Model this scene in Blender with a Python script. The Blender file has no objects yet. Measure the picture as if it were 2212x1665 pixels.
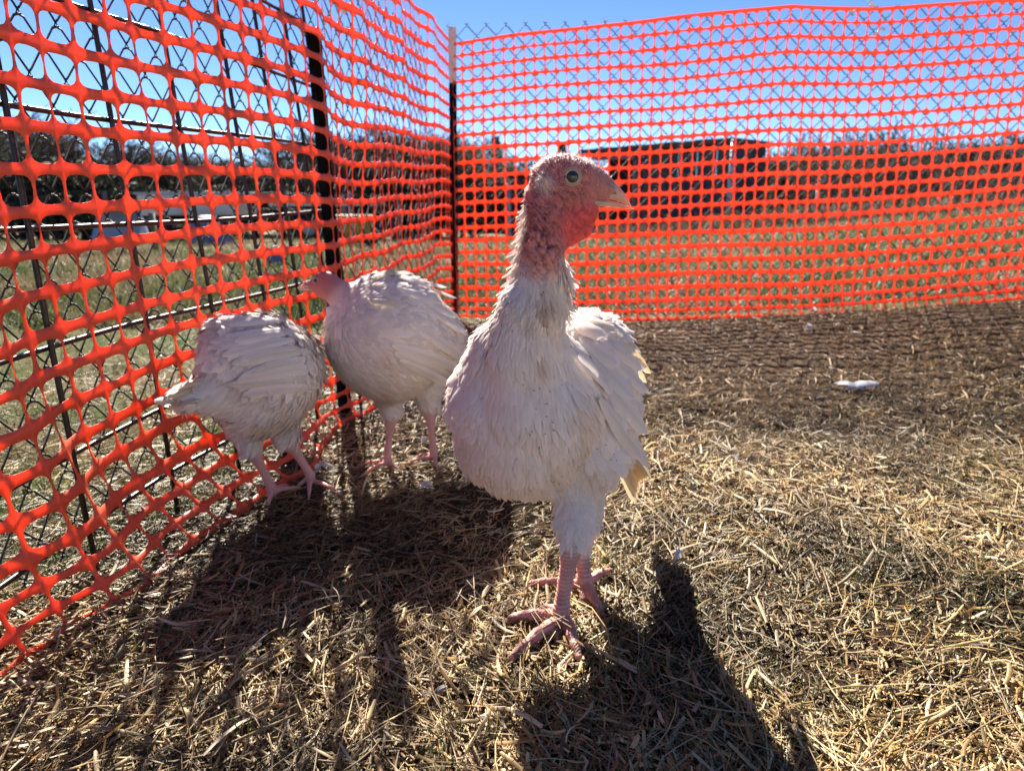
import bpy, math, random
import numpy as np
from mathutils import Vector, Matrix
from mathutils.bvhtree import BVHTree
rng = np.random.default_rng(7)
random.seed(7)
SC = bpy.context.scene
COL = SC.collection
rad = math.radians

# ------------------------------------------------------------------ camera, sky, sun, exposure
PW, PH, PF, CAMH, PITCH = 2212.0, 1665.0, 1560.0, 0.59, 15.0
cam_data = bpy.data.cameras.new('camera')
cam = bpy.data.objects.new('camera', cam_data); COL.objects.link(cam)
cam.location = (0, 0, CAMH); cam.rotation_euler = (rad(90 - PITCH), 0, 0)
cam_data.sensor_width = 36.0; cam_data.lens = 36.0 * PF / PW
cam_data.clip_start = 0.02; cam_data.clip_end = 3000
cam_data.dof.use_dof = True; cam_data.dof.focus_distance = 0.86
cam_data.dof.aperture_fstop = 25.4 / 3.6
SC.camera = cam
SUN_EL, SUN_AZ = 37.0, -16.3            # azimuth from +Y towards +X
world = bpy.data.worlds.new('World'); SC.world = world; world.use_nodes = True
wn = world.node_tree
sky = wn.nodes.new('ShaderNodeTexSky'); sky.sky_type = 'NISHITA'; sky.sun_disc = False
sky.sun_elevation = rad(SUN_EL); sky.sun_rotation = rad(SUN_AZ % 360)
sky.air_density = 0.5; sky.dust_density = 0.0; sky.ozone_density = 6.0; sky.altitude = 100
bg = wn.nodes['Background']; bg.inputs[1].default_value = 0.050
wn.links.new(sky.outputs[0], bg.inputs[0])
sd = bpy.data.lights.new('sun', 'SUN'); sd.energy = 5.0; sd.angle = rad(0.55); sd.color = (1.0, 0.92, 0.80)
sun = bpy.data.objects.new('sun', sd); COL.objects.link(sun)
sdir = Vector((math.sin(rad(SUN_AZ)) * math.cos(rad(SUN_EL)), math.cos(rad(SUN_AZ)) * math.cos(rad(SUN_EL)), math.sin(rad(SUN_EL))))
sun.rotation_euler = sdir.to_track_quat('Z', 'Y').to_euler()
SC.view_settings.view_transform = 'Standard'; SC.view_settings.look = 'None'
SC.view_settings.gamma = 1.0; SC.view_settings.use_curve_mapping = False
SC.view_settings.exposure = 1.88
SC.render.engine = 'CYCLES'
SC.cycles.max_bounces = 8; SC.cycles.transparent_max_bounces = 8; SC.cycles.transmission_bounces = 6
SC.cycles.diffuse_bounces = 4
SC.cycles.use_denoising = True

# ------------------------------------------------------------------ surveying helpers: a sight line of the photograph at a known distance
_p = rad(PITCH)
FW = np.array([0, math.cos(_p), -math.sin(_p)]); UP = np.array([0, math.sin(_p), math.cos(_p)])
def sight(px, py):
    return FW + np.array([1.0, 0, 0]) * (px - PW / 2) / PF - UP * (py - PH / 2) / PF
def at(px, py, Y):
    d = sight(px, py)
    return np.array([0, 0, CAMH]) + d * (Y / d[1])
def ground_at(px, py, z=0.0):
    d = sight(px, py)
    return np.array([0, 0, CAMH]) + d * ((z - CAMH) / d[2])
def far_ground(px, py):
    d = sight(px, py); t = 1.0
    for _ in range(400):
        p = np.array([0, 0, CAMH]) + d * t
        if p[2] < gz(p[0], p[1]): return p
        t *= 1.015
    return p

def sstep(a, b, x):
    t = np.clip((x - a) / (b - a), 0, 1); return t * t * (3 - 2 * t)
def _hash(ix, iy, iz):
    n = (ix * 374761393 + iy * 668265263 + iz * 2147483647 // 7) & 0xffffffff
    n = ((n ^ (n >> 13)) * 1274126177) & 0xffffffff
    return ((n ^ (n >> 16)) & 0xffff) / 32767.5 - 1.0
def noise(x, y, z=0.0):
    x, y, z = np.broadcast_arrays(np.asarray(x, float), np.asarray(y, float), np.asarray(z, float))
    ix, iy, iz = np.floor(x).astype(np.int64), np.floor(y).astype(np.int64), np.floor(z).astype(np.int64)
    fx, fy, fz = x - ix, y - iy, z - iz
    fx, fy, fz = fx * fx * (3 - 2 * fx), fy * fy * (3 - 2 * fy), fz * fz * (3 - 2 * fz)
    r = 0
    for a in (0, 1):
        for b in (0, 1):
            for c in (0, 1):
                r = r + _hash(ix + a, iy + b, iz + c) * (fx if a else 1 - fx) * (fy if b else 1 - fy) * (fz if c else 1 - fz)
    return r
def gz(x, y):
    x = np.asarray(x, float); y = np.asarray(y, float)
    s = sstep(1.3, 3.1, y)
    z = s * 0.075 * np.log1p(np.exp((x - 0.65) * 4)) / 4 * 1.15 * (1 - sstep(7, 22, y))
    z = z - 0.75 * sstep(4.5, 24, y) * (1 - 0)
    z = z + 0.006 * noise(x * 6, y * 6) + 0.004 * noise(x * 17, y * 17) + 0.05 * noise(x * .35, y * .35) * sstep(4, 9, y)
    return z

# ------------------------------------------------------------------ object helpers
def label(o, text=None, cat=None, group=None, kind=None):
    if text: o['label'] = text
    if cat: o['category'] = cat
    if group: o['group'] = group
    if kind: o['kind'] = kind
    return o
def empty(name, loc=(0, 0, 0), rz=0.0):
    o = bpy.data.objects.new(name, None); COL.objects.link(o)
    o.location = loc; o.rotation_euler = (0, 0, rz); o.empty_display_size = 0.1
    return o
def link(name, me, mat=None, parent=None, loc=None):
    o = bpy.data.objects.new(name, me); COL.objects.link(o)
    if mat is not None and not me.materials: me.materials.append(mat)
    if parent is not None:
        o.parent = parent
        if loc is None: o.location = (0, 0, 0)
    if loc is not None: o.location = loc
    return o
def mesh_np(name, V, F, smooth=True, col=None, normals=None, fmat=None):
    """V (n,3); F (m,k) one array of tris/quads or a list of arrays"""
    me = bpy.data.meshes.new(name)
    if not isinstance(F, (list, tuple)): F = [F]
    F = [np.asarray(f, np.int32) for f in F if len(f)]
    V = np.asarray(V, np.float32)
    me.vertices.add(len(V)); me.vertices.foreach_set('co', V.ravel())
    loops = np.concatenate([f.ravel() for f in F]); cnt = np.concatenate([np.full(len(f), f.shape[1], np.int32) for f in F])
    st = np.concatenate([[0], np.cumsum(cnt)[:-1]]).astype(np.int32)
    me.loops.add(len(loops)); me.loops.foreach_set('vertex_index', loops)
    me.polygons.add(len(cnt)); me.polygons.foreach_set('loop_start', st); me.polygons.foreach_set('loop_total', cnt)
    me.polygons.foreach_set('use_smooth', np.full(len(cnt), smooth, bool))
    if fmat is not None: me.polygons.foreach_set('material_index', np.asarray(fmat, np.int32))
    if col is not None:
        a = me.color_attributes.new('tint', 'FLOAT_COLOR', 'POINT')
        c = np.ones((len(V), 4), np.float32); c[:, :3] = col; a.data.foreach_set('color', c.ravel())
    me.update(calc_edges=True)
    if normals is not None:
        me.normals_split_custom_set_from_vertices(normals.astype(np.float32).tolist())
    return me
class MB:
    """collects simple shapes as one mesh"""
    def __init__(s): s.v = []; s.f3 = []; s.f4 = []; s.n = 0
    def add(s, V, F4=(), F3=()):
        V = np.asarray(V, float)
        s.v.append(V)
        if len(F4): s.f4.append(np.asarray(F4) + s.n)
        if len(F3): s.f3.append(np.asarray(F3) + s.n)
        s.n += len(V)
    def box(s, c, size, rz=0.0, M=None):
        hx, hy, hz = np.array(size) / 2
        V = np.array([[x, y, z] for x in (-hx, hx) for y in (-hy, hy) for z in (-hz, hz)])
        if rz: ca, sa = math.cos(rz), math.sin(rz); V = V @ np.array([[ca, sa, 0], [-sa, ca, 0], [0, 0, 1]])
        if M is not None: V = V @ np.asarray(M).T
        s.add(V + np.array(c), [[0, 1, 3, 2], [4, 6, 7, 5], [0, 4, 5, 1], [2, 3, 7, 6], [0, 2, 6, 4], [1, 5, 7, 3]])
    def tube(s, P, r, n=6, caps=True):
        P = np.asarray(P, float); m = len(P); r = np.broadcast_to(np.asarray(r, float), (m,))
        T = np.gradient(P, axis=0); T /= np.linalg.norm(T, axis=1)[:, None] + 1e-12
        ref = np.array([0, 0, 1.0]) if abs(T[:, 2].mean()) < 0.8 else np.array([1.0, 0, 0])
        A = np.cross(T, ref); A /= np.linalg.norm(A, axis=1)[:, None] + 1e-12; B = np.cross(T, A)
        th = np.arange(n) * 2 * np.pi / n
        V = (P[:, None] + r[:, None, None] * (np.cos(th)[None, :, None] * A[:, None] + np.sin(th)[None, :, None] * B[:, None])).reshape(-1, 3)
        i = np.arange(m - 1)[:, None] * n; j = np.arange(n)[None]; j2 = (j + 1) % n
        F = np.stack([i + j, i + j2, i + n + j2, i + n + j], -1).reshape(-1, 4)
        f3 = []
        if caps:
            for k in range(1, n - 1): f3 += [[0, k, k + 1], [(m - 1) * n, (m - 1) * n + k + 1, (m - 1) * n + k]]
        s.add(V, F[:, ::-1], f3)
    def arrays(s):
        return np.concatenate(s.v), [np.concatenate(x) for x in (s.f4, s.f3) if len(x)]
    def build(s, name, mat, parent=None, smooth=True, loc=None, bevel=0):
        V, F = s.arrays()
        o = link(name, mesh_np(name, V, F, smooth), mat, parent, loc)
        if bevel:
            m = o.modifiers.new('bevel', 'BEVEL'); m.width = bevel; m.segments = 2
        return o

# ------------------------------------------------------------------ materials
def mat(name, base=(.5, .5, .5), rough=.7, tint=False, noise_sc=0, noise_amt=.3, bump=0, bump_sc=200, transl=0, tcol=None, sss=0, sss_r=(1, .3, .15), metal=0, spec=.5, stretch=None):
    m = bpy.data.materials.new(name); m.use_nodes = True
    nt = m.node_tree; N = nt.nodes; L = nt.links
    bs = N['Principled BSDF']; out = N['Material Output']
    bs.inputs['Roughness'].default_value = rough; bs.inputs['Metallic'].default_value = metal
    bs.inputs['Specular IOR Level'].default_value = spec
    csock = None
    if tint:
        a = N.new('ShaderNodeAttribute'); a.attribute_name = 'tint'; csock = a.outputs['Color']
    tc = N.new('ShaderNodeTexCoord'); co = tc.outputs['Object']
    if stretch:
        mp = N.new('ShaderNodeMapping'); mp.inputs['Scale'].default_value = stretch; L.new(co, mp.inputs[0]); co = mp.outputs[0]
    if noise_sc:
        nz = N.new('ShaderNodeTexNoise'); nz.inputs['Scale'].default_value = noise_sc; nz.inputs['Detail'].default_value = 5
        L.new(co, nz.inputs['Vector'])
        mr = N.new('ShaderNodeMapRange'); mr.inputs[1].default_value = .3; mr.inputs[2].default_value = .7
        mr.inputs[3].default_value = 1 - noise_amt; mr.inputs[4].default_value = 1 + noise_amt
        L.new(nz.outputs[0], mr.inputs[0])
        mx = N.new('ShaderNodeMix'); mx.data_type = 'RGBA'; mx.blend_type = 'MULTIPLY'; mx.inputs[0].default_value = 1
        if csock: L.new(csock, mx.inputs[6])
        else: mx.inputs[6].default_value = (*base, 1)
        L.new(mr.outputs[0], mx.inputs[7]); csock = mx.outputs[2]
    if csock: L.new(csock, bs.inputs['Base Color'])
    else: bs.inputs['Base Color'].default_value = (*base, 1)
    if sss:
        bs.inputs['Subsurface Weight'].default_value = sss; bs.inputs['Subsurface Radius'].default_value = sss_r
        bs.inputs['Subsurface Scale'].default_value = 0.02
    if bump:
        nb = N.new('ShaderNodeTexNoise'); nb.inputs['Scale'].default_value = bump_sc; nb.inputs['Detail'].default_value = 4
        L.new(co, nb.inputs['Vector'])
        bp = N.new('ShaderNodeBump'); bp.inputs['Strength'].default_value = bump; bp.inputs['Distance'].default_value = .002
        L.new(nb.outputs[0], bp.inputs['Height']); L.new(bp.outputs[0], bs.inputs['Normal'])
    if transl:
        tr = N.new('ShaderNodeBsdfTranslucent'); ms = N.new('ShaderNodeMixShader'); ms.inputs[0].default_value = transl
        if csock is not None and tcol is None: L.new(csock, tr.inputs[0])
        else: tr.inputs[0].default_value = (*(tcol or base), 1)
        L.new(bs.outputs[0], ms.inputs[1]); L.new(tr.outputs[0], ms.inputs[2]); L.new(ms.outputs[0], out.inputs[0])
    return m
M_feather = mat('white_feather', rough=.65, tint=True, transl=.25, spec=.25, bump=.12, bump_sc=900)
M_body = mat('skin_and_down', rough=.55, tint=True, sss=.35, bump=.5, bump_sc=420, spec=.35)
M_ruff = mat('translucent_white_feather', rough=.6, tint=True, transl=.5, spec=.25)
M_hair = mat('fine_down', base=(.9, .86, .82), rough=.5, transl=.5)
M_beak = mat('beak_horn', base=(.50, .38, .29), rough=.40, noise_sc=60, noise_amt=.18, sss=.3, bump=.15, bump_sc=300)
M_eye = mat('eye_iris', base=(.028, .032, .045), rough=.08, spec=.8)
M_pupil = mat('eye_pupil', base=(.004, .004, .005), rough=.05, spec=.9)
M_lid = mat('eyelid_skin', base=(.50, .36, .27), rough=.6, sss=.2, noise_sc=900, noise_amt=.25, bump=.5, bump_sc=1400)
M_claw = mat('claw_horn', base=(.45, .30, .24), rough=.45)
M_net = mat('orange_plastic', base=(.90, .20, .105), rough=.34, transl=.55, tcol=(1.0, .215, .095), noise_sc=9, noise_amt=.16, spec=.55)
M_wire = mat('weathered_galvanised_wire', base=(.050, .055, .055), rough=.7, metal=0, spec=.25)
M_rod = mat('dark_steel_rod', base=(.035, .030, .028), rough=.36, metal=.6, noise_sc=120, noise_amt=.4)
M_post = mat('dark_painted_post', base=(.007, .006, .006), rough=.95, noise_sc=80, noise_amt=.4, spec=.08)
M_posttop = mat('pale_painted_post_top', base=(.75, .62, .56), rough=.6, noise_sc=60, noise_amt=.2)
M_tie = mat('clear_plastic_tie', base=(.75, .76, .78), rough=.2, transl=.3)
M_straw = mat('dry_straw', rough=.5, tint=True, transl=.25, spec=.4)
M_grass = mat('grass_blades', rough=.5, tint=True, transl=.35, spec=.3)
M_bark = mat('grey_bark', base=(.085, .070, .060), rough=.9, noise_sc=8, noise_amt=.3)
M_twig = mat('bare_twigs', base=(.075, .062, .055), rough=.9)
M_needle = mat('dark_needles', base=(.022, .032, .018), rough=.8, transl=.1)
M_brush = mat('dead_brush', rough=.85, tint=True, transl=.15)

# ------------------------------------------------------------------ ground
def ground_material():
    m = bpy.data.materials.new('ground_soil_and_field'); m.use_nodes = True
    nt = m.node_tree; N = nt.nodes; L = nt.links; bs = N['Principled BSDF']
    bs.inputs['Roughness'].default_value = .95; bs.inputs['Specular IOR Level'].default_value = .1
    at_ = N.new('ShaderNodeAttribute'); at_.attribute_name = 'tint'
    tc = N.new('ShaderNodeTexCoord')
    def nz(scale, det=6):
        n = N.new('ShaderNodeTexNoise'); n.inputs['Scale'].default_value = scale; n.inputs['Detail'].default_value = det
        n.inputs['Roughness'].default_value = .7; L.new(tc.outputs['Object'], n.inputs['Vector']); return n
    n1 = nz(90); r = N.new('ShaderNodeMapRange'); r.inputs[1].default_value = .3; r.inputs[2].default_value = .7; r.inputs[3].default_value = .45; r.inputs[4].default_value = 1.6
    L.new(n1.outputs[0], r.inputs[0])
    mx = N.new('ShaderNodeMix'); mx.data_type = 'RGBA'; mx.blend_type = 'MULTIPLY'; mx.inputs[0].default_value = 1
    L.new(at_.outputs['Color'], mx.inputs[6]); L.new(r.outputs[0], mx.inputs[7])
    L.new(mx.outputs[2], bs.inputs['Base Color'])
    b = N.new('ShaderNodeBump'); b.inputs['Strength'].default_value = 1; b.inputs['Distance'].default_value = .01
    n2 = nz(140, 8); L.new(n2.outputs[0], b.inputs['Height']); L.new(b.outputs[0], bs.inputs['Normal'])
    return m
def field_color(x, y):
    """what grows where: bare trampled soil in the pen, mixed grass outside, tan field beyond, brown scrub bank far off"""
    pen = np.clip(np.minimum((x + .60) * 12 + (y - 1.0) * 0, (3.42 - .09 * x - y) * 6), 0, 1)
    n = noise(x * 1.1, y * 1.1) * .5 + noise(x * 3.1, y * 3.1) * .35 + noise(x * 11, y * 11) * .3
    soil = np.array([.045, .030, .019]); dry = np.array([.21, .155, .085]); green = np.array([.070, .105, .022]); tan = np.array([.19, .145, .09]); brown = np.array([.12, .088, .060])
    g = np.clip(.45 + n * .9, 0, 1)[..., None]
    grass = (dry * (1 - g) + green * g) * .8
    ft = sstep(7.0, 11, y + noise(x * .4, y * .4) * 2)[..., None]
    out = grass * (1 - ft) + tan * (1 + .25 * n[..., None]) * ft
    fb = (sstep(24, 30, y))[..., None]
    out = out * (1 - fb) + brown * (1 + .3 * n[..., None]) * fb
    # behind and beside the picture the straw lies as thick as in it, but is left to the ground's own colour
    littered = np.clip(1 - sstep(.35, .5, y) + sstep(.05, .2, np.abs(x) - .8 * y - .12), 0, 1)[..., None]
    far = sstep(1.2, 2.4, y)[..., None]
    soil = soil * (1 - littered) * (1 - far) + np.array([.085, .058, .036]) * (1 - littered) * far + np.array([.40, .29, .165]) * littered
    return out * (1 - pen[..., None]) + soil * (1 + .4 * n[..., None]) * pen[..., None]
def build_ground():
    def axis(a, b, h0, far, grow=1.12):
        c = list(np.arange(a, b, h0)); h = h0; x = c[-1]
        while x < far: h *= grow; x += h; c.append(x)
        h = h0; x = a; pre = []
        while x > -far: h *= grow; x -= h; pre.append(x)
        return np.array(pre[::-1] + c)
    X = axis(-3.0, 3.0, .025, 900); Y = axis(.2, 5.0, .025, 900)
    gx, gy = np.meshgrid(X, Y, indexing='ij'); z = gz(gx, gy)
    V = np.stack([gx, gy, z], -1).reshape(-1, 3)
    n, m = len(X), len(Y); i = np.arange(n - 1)[:, None] * m; j = np.arange(m - 1)[None]
    F = np.stack([i + j, i + m + j, i + m + j + 1, i + j + 1], -1).reshape(-1, 4)
    o = link('ground', mesh_np('ground', V, F, True, col=np.clip(field_color(V[:, 0], V[:, 1]), 0.005, 1)), ground_material())
    label(o, kind='structure')
build_ground()

# ------------------------------------------------------------------ litter, straw, grass as strips
def strips(P, yaw, L, W, pitch, bend, arch, col, nseg=2, vee=.35, roll=None):
    """n ribbons with a folded cross-section, each nseg long; returns V,F,col"""
    n = len(P); k = nseg + 1
    t = np.linspace(-.5, .5, k)[None, :]
    d = np.stack([np.cos(yaw), np.sin(yaw), np.zeros(n)], -1); s = np.stack([-np.sin(yaw), np.cos(yaw), np.zeros(n)], -1)
    up = np.array([0, 0, 1.0])
    along = (t * L[:, None])
    cen = P[:, None] + d[:, None] * (along * np.cos(pitch)[:, None])[..., None] + up * (along * np.sin(pitch)[:, None] + arch[:, None] * (.25 - t ** 2) * 4 * L[:, None])[..., None] \
        + s[:, None] * ((bend * L)[:, None] * (t ** 2) * 4)[..., None]
    w = W[:, None] * np.where(np.abs(t) > .45, .75, 1.0)
    if roll is None: roll = rng.uniform(-.5, .5, n)
    side = s * np.cos(roll)[:, None] + up * np.sin(roll)[:, None]; nn = up * np.cos(roll)[:, None] - s * np.sin(roll)[:, None]
    a = cen - side[:, None] * (w / 2)[..., None]; b = cen + nn[:, None] * (w * vee)[..., None]; c = cen + side[:, None] * (w / 2)[..., None]
    V = np.stack([a, b, c], 2).reshape(-1, 3)
    base = (np.arange(n) * k * 3)[:, None, None]; i = (np.arange(nseg) * 3)[None, :, None]; j = np.arange(2)[None, None]
    q = base + i + j
    F = np.stack([q, q + 1, q + 4, q + 3], -1).reshape(-1, 4)
    return V, F, np.repeat(col, k * 3, axis=0)
def merge(parts):
    off = 0; Vs, Fs, Cs = [], [], []
    for V, F, C in parts: Vs.append(V); Fs.append(F + off); Cs.append(C); off += len(V)
    return np.concatenate(Vs), np.concatenate(Fs), np.concatenate(Cs)
STRAW = np.array([[.50, .33, .13], [.66, .49, .23], [.36, .22, .09], [.24, .145, .06], [.52, .41, .25], [.14, .09, .045], [.74, .62, .40], [.45, .26, .08], [.10, .11, .04]])
def straw_cols(n, p):
    c = STRAW[rng.choice(len(STRAW), n, p=np.array(p) / sum(p))]
    return c * rng.uniform(.62, 1.05, (n, 1))
def wedge(n, y0, y1, k, xpad, power=1.0):
    """points with density falling as the square of the distance, over the visible wedge and a margin"""
    u = rng.random(n); y = y0 * (y1 / y0) ** (u ** power)
    x = rng.uniform(-1, 1, n) * (k * y + xpad)
    return x, y
def net_x(y):      # where the side net meets the ground
    return np.interp(y, [0, .6, .759, 1.098, 1.281, 1.962, 2.6, 3.424], [-.68, -.66, -.628, -.549, -.487, -.402, -.31, -.273])
def build_straw():
    parts = []
    def cls(n, L, W, hmax, p, nseg, y0=.45, y1=3.7, pitch=.25, archs=.05, bends=.12, shift=0):
        x, y = wedge(n, y0, y1, .80, .12)
        # the trampled floor is thinner towards the back, thick by the side net
        keep = (x > -1.6) & (y < 3.45 - .09 * x + .25)
        thick = .75 + .5 * noise(x * 2.3, y * 2.3, 5) + .35 * (x < net_x(y) + .35)
        keep &= rng.random(n) < np.clip(thick, .25, 1) * np.where(x < net_x(y) - .45, .25, 1)
        x, y = x[keep], y[keep]; m = len(x)
        l = rng.uniform(*L, m) * rng.choice([1, 1, 1.5], m); w = rng.uniform(*W, m); 
        h = rng.random(m) ** 1.5 * hmax
        yaw = rng.uniform(0, np.pi, m) * .75 + 1.2 * noise(x * 1.5, y * 1.5, 3)
        P = np.stack([x, y, gz(x, y) + .002 + h], -1)
        c = straw_cols(m, p)
        patch = np.clip(.80 + .55 * noise(x * 3.5, y * 3.5, 21) + .3 * noise(x * 11, y * 11, 22), .38, 1.1)[:, None]
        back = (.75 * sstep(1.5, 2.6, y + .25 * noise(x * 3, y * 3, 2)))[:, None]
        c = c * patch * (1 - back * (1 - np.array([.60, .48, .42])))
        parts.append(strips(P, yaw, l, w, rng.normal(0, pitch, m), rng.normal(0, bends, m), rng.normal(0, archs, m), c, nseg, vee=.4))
    cls(85000, (.004, .014), (.0014, .0036), .008, [3, 3, 3, 3, 2, 3, 1, 1, 1.2], 1, pitch=.45)
    cls(46000, (.012, .036), (.0012, .0036), .012, [4, 4, 3, 3, 2, 2, 1.5, 1.5, .7], 2, pitch=.35, bends=.06)
    cls(7600, (.04, .11), (.0009, .0022), .020, [4, 4, 3, 2, 3, 1, 1, 1.5, .3], 4, pitch=.14, bends=.07)
    cls(3600, (.022, .060), (.003, .0062), .018, [4, 5, 2, 1, 3, .5, 3, 1, .2], 3, pitch=.25, bends=.04)
    V, F, C = merge(parts)
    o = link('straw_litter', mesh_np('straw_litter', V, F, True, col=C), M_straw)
    label(o, 'loose dry straw and chaff trampled over the floor of the turkey pen', 'straw', kind='stuff')
build_straw()
def build_grass():
    parts = []
    def cls(n, y0, y1, k, xpad, cond, L, W, green, tilt):
        x, y = wedge(n, y0, y1, k, xpad); keep = cond(x, y)
        x, y = x[keep], y[keep]; m = len(x)
        gn = np.clip(.5 + noise(x * 1.1, y * 1.1) * .6 + noise(x * 3.1, y * 3.1) * .4 + rng.normal(0, .25, m) + green, 0, 1)[:, None]
        c = (np.array([.24, .175, .10]) * (1 - gn) + np.array([.065, .105, .022]) * gn) * rng.uniform(.5, 1.2, (m, 1))
        l = rng.uniform(*L, m); pit = rng.uniform(*tilt, m)
        P = np.stack([x, y, gz(x, y) + l * .45 * np.sin(pit)], -1)
        parts.append(strips(P, rng.uniform(0, 2 * np.pi, m), l, rng.uniform(*W, m), pit, rng.normal(0, .15, m), rng.normal(0, .06, m), c, 2, .2, roll=rng.uniform(-1, 1, m)))
    outside = lambda x, y: (x < net_x(y) - .12) | (y > 3.5 - .09 * x)
    cls(60000, .6, 4.0, 1.0, .5, lambda x, y: (x < net_x(y) - .12), (.02, .06), (.0012, .003), -.12, (.1, 1.2))
    cls(110000, 3.2, 14, .78, .3, outside, (.03, .10), (.003, .008), -.05, (.2, 1.3))
    V, F, C = merge(parts)
    o = link('field_grass', mesh_np('field_grass', V, F, True, col=C), M_grass)
    label(o, 'short patchy green and dry grass growing outside the pen fences', 'grass', kind='stuff')
    parts.clear()
    # thin sprigs pushing up through the straw inside the pen
    def clump(x0, y0, s, n, g, L=(.02, .06)):
        x = rng.normal(x0, s, n); y = rng.normal(y0, s * 1.3, n); m = n
        gn = np.clip(rng.normal(g, .25, m), 0, 1)[:, None]
        c = (np.array([.20, .15, .06]) * (1 - gn) + np.array([.05, .085, .018]) * gn) * rng.uniform(.7, 1.3, (m, 1))
        l = rng.uniform(*L, m); pit = rng.uniform(.5, 1.45, m)
        P = np.stack([x, y, gz(x, y) + l * .45 * np.sin(pit)], -1)
        parts.append(strips(P, rng.uniform(0, 2 * np.pi, m), l, rng.uniform(.0006, .0015, m), pit, rng.normal(0, .2, m), rng.normal(0, .08, m), c, 3, .2, roll=rng.uniform(-1, 1, m)))
    for px, py, s, n, g in [(2075, 1060, .05, 70, .8), (2120, 1010, .06, 60, .7), (1990, 1230, .05, 50, .6), (2010, 800, .1, 90, .6), (2180, 770, .12, 110, .8), (1700, 1500, .05, 60, .5), (1880, 1580, .04, 70, .7), (2060, 1450, .04, 50, .7), (1330, 1230, .03, 40, .6), (1180, 1520, .03, 45, .8), (1360, 1400, .03, 40, .6), (700, 1560, .05, 60, .6), (420, 1560, .05, 70, .7), (1010, 1560, .04, 40, .6), (2190, 1290, .04, 50, .8), (1550, 1130, .06, 50, .6), (250, 1480, .04, 40, .7), (950, 1640, .04, 60, .9), (1480, 870, .08, 60, .6), (1850, 1250, .05, 40, .7)]:
        p = ground_at(px, py); clump(p[0], p[1], s, n, g)
    x, y = wedge(15000, .5, 3.4, .8, .1)
    k = (x > net_x(y) + .05) & (y < 3.3 - .09 * x) & (noise(x * 4, y * 4, 9) + .5 * noise(x * 13, y * 13, 4) > .0)
    x, y = x[k], y[k]; m = len(x); l = rng.uniform(.008, .03, m); pit = rng.uniform(.1, 1.2, m)
    c = np.array([.065, .085, .035]) * rng.uniform(.5, 1.7, (m, 1))
    parts.append(strips(np.stack([x, y, gz(x, y) + l * .45 * np.sin(pit) + .004], -1), rng.uniform(0, 6.28, m), l, rng.uniform(.0008, .002, m), pit, rng.normal(0, .2, m), rng.normal(0, .1, m), c, 2, .2))
    V, F, C = merge(parts)
    o = link('grass_sprigs', mesh_np('grass_sprigs', V, F, True, col=C), M_grass)
    label(o, 'sparse thin green grass sprigs poking up through the pen straw', 'grass', kind='stuff')
build_grass()

# ------------------------------------------------------------------ the orange nets
def net_surface(S, nu, nv, name, lab, hole):
    """one moulded sheet with a rounded hole in each cell; S maps (u in cells, v in cells) to space"""
    K = 16
    th = np.arange(K) * 2 * np.pi / K
    cu, su = np.cos(th), np.sin(th); e = .60
    m_ = np.maximum(np.abs(cu), np.abs(su)); bx, by = cu / m_ * .5, su / m_ * .5
    ii, jj = np.meshgrid(np.arange(nu), np.arange(nv), indexing='ij'); ii = ii.ravel(); jj = jj.ravel()
    n = len(ii)
    jit = rng.normal(0, .012, (n, 2)); sc = 1 + rng.normal(0, .02, (n, 1))
    ax_, ay_ = hole(ii, jj)
    edge = (jj == nv - 1).astype(float) - (jj == 0)          # the selvedge straps are wider
    jit[:, 1] -= edge * .09; ay_ = ay_ - .05 * np.abs(edge)
    hx = (np.sign(cu) * np.abs(cu) ** e)[None] * ax_[:, None]; hy = (np.sign(su) * np.abs(su) ** e)[None] * ay_[:, None]
    H = np.stack([ii[:, None] + .5 + hx * sc + jit[:, :1], jj[:, None] + .5 + hy * sc + jit[:, 1:]], -1)
    B = np.stack([ii[:, None] + .5 + bx + 0 * sc, jj[:, None] + .5 + by + 0 * sc], -1)
    UV = np.stack([B, H], 1).reshape(-1, 2)
    V = S(UV[:, 0], UV[:, 1])
    base = (np.arange(n) * 2 * K)[:, None]; k = np.arange(K)[None]; k2 = (k + 1) % K
    F = np.stack([base + k, base + k2, base + K + k2, base + K + k], -1).reshape(-1, 4)
    me = mesh_np(name, V, F, True)
    import bmesh
    bm = bmesh.new(); bm.from_mesh(me); bmesh.ops.remove_doubles(bm, verts=bm.verts, dist=2e-4); bm.to_mesh(me); bm.free()
    for p in me.polygons: p.use_smooth = True
    o = link(name, me, M_net)
    s = o.modifiers.new('thickness', 'SOLIDIFY'); s.thickness = .0011; s.offset = 0
    label(o, lab, 'safety net')
    return o
NV = 23
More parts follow.
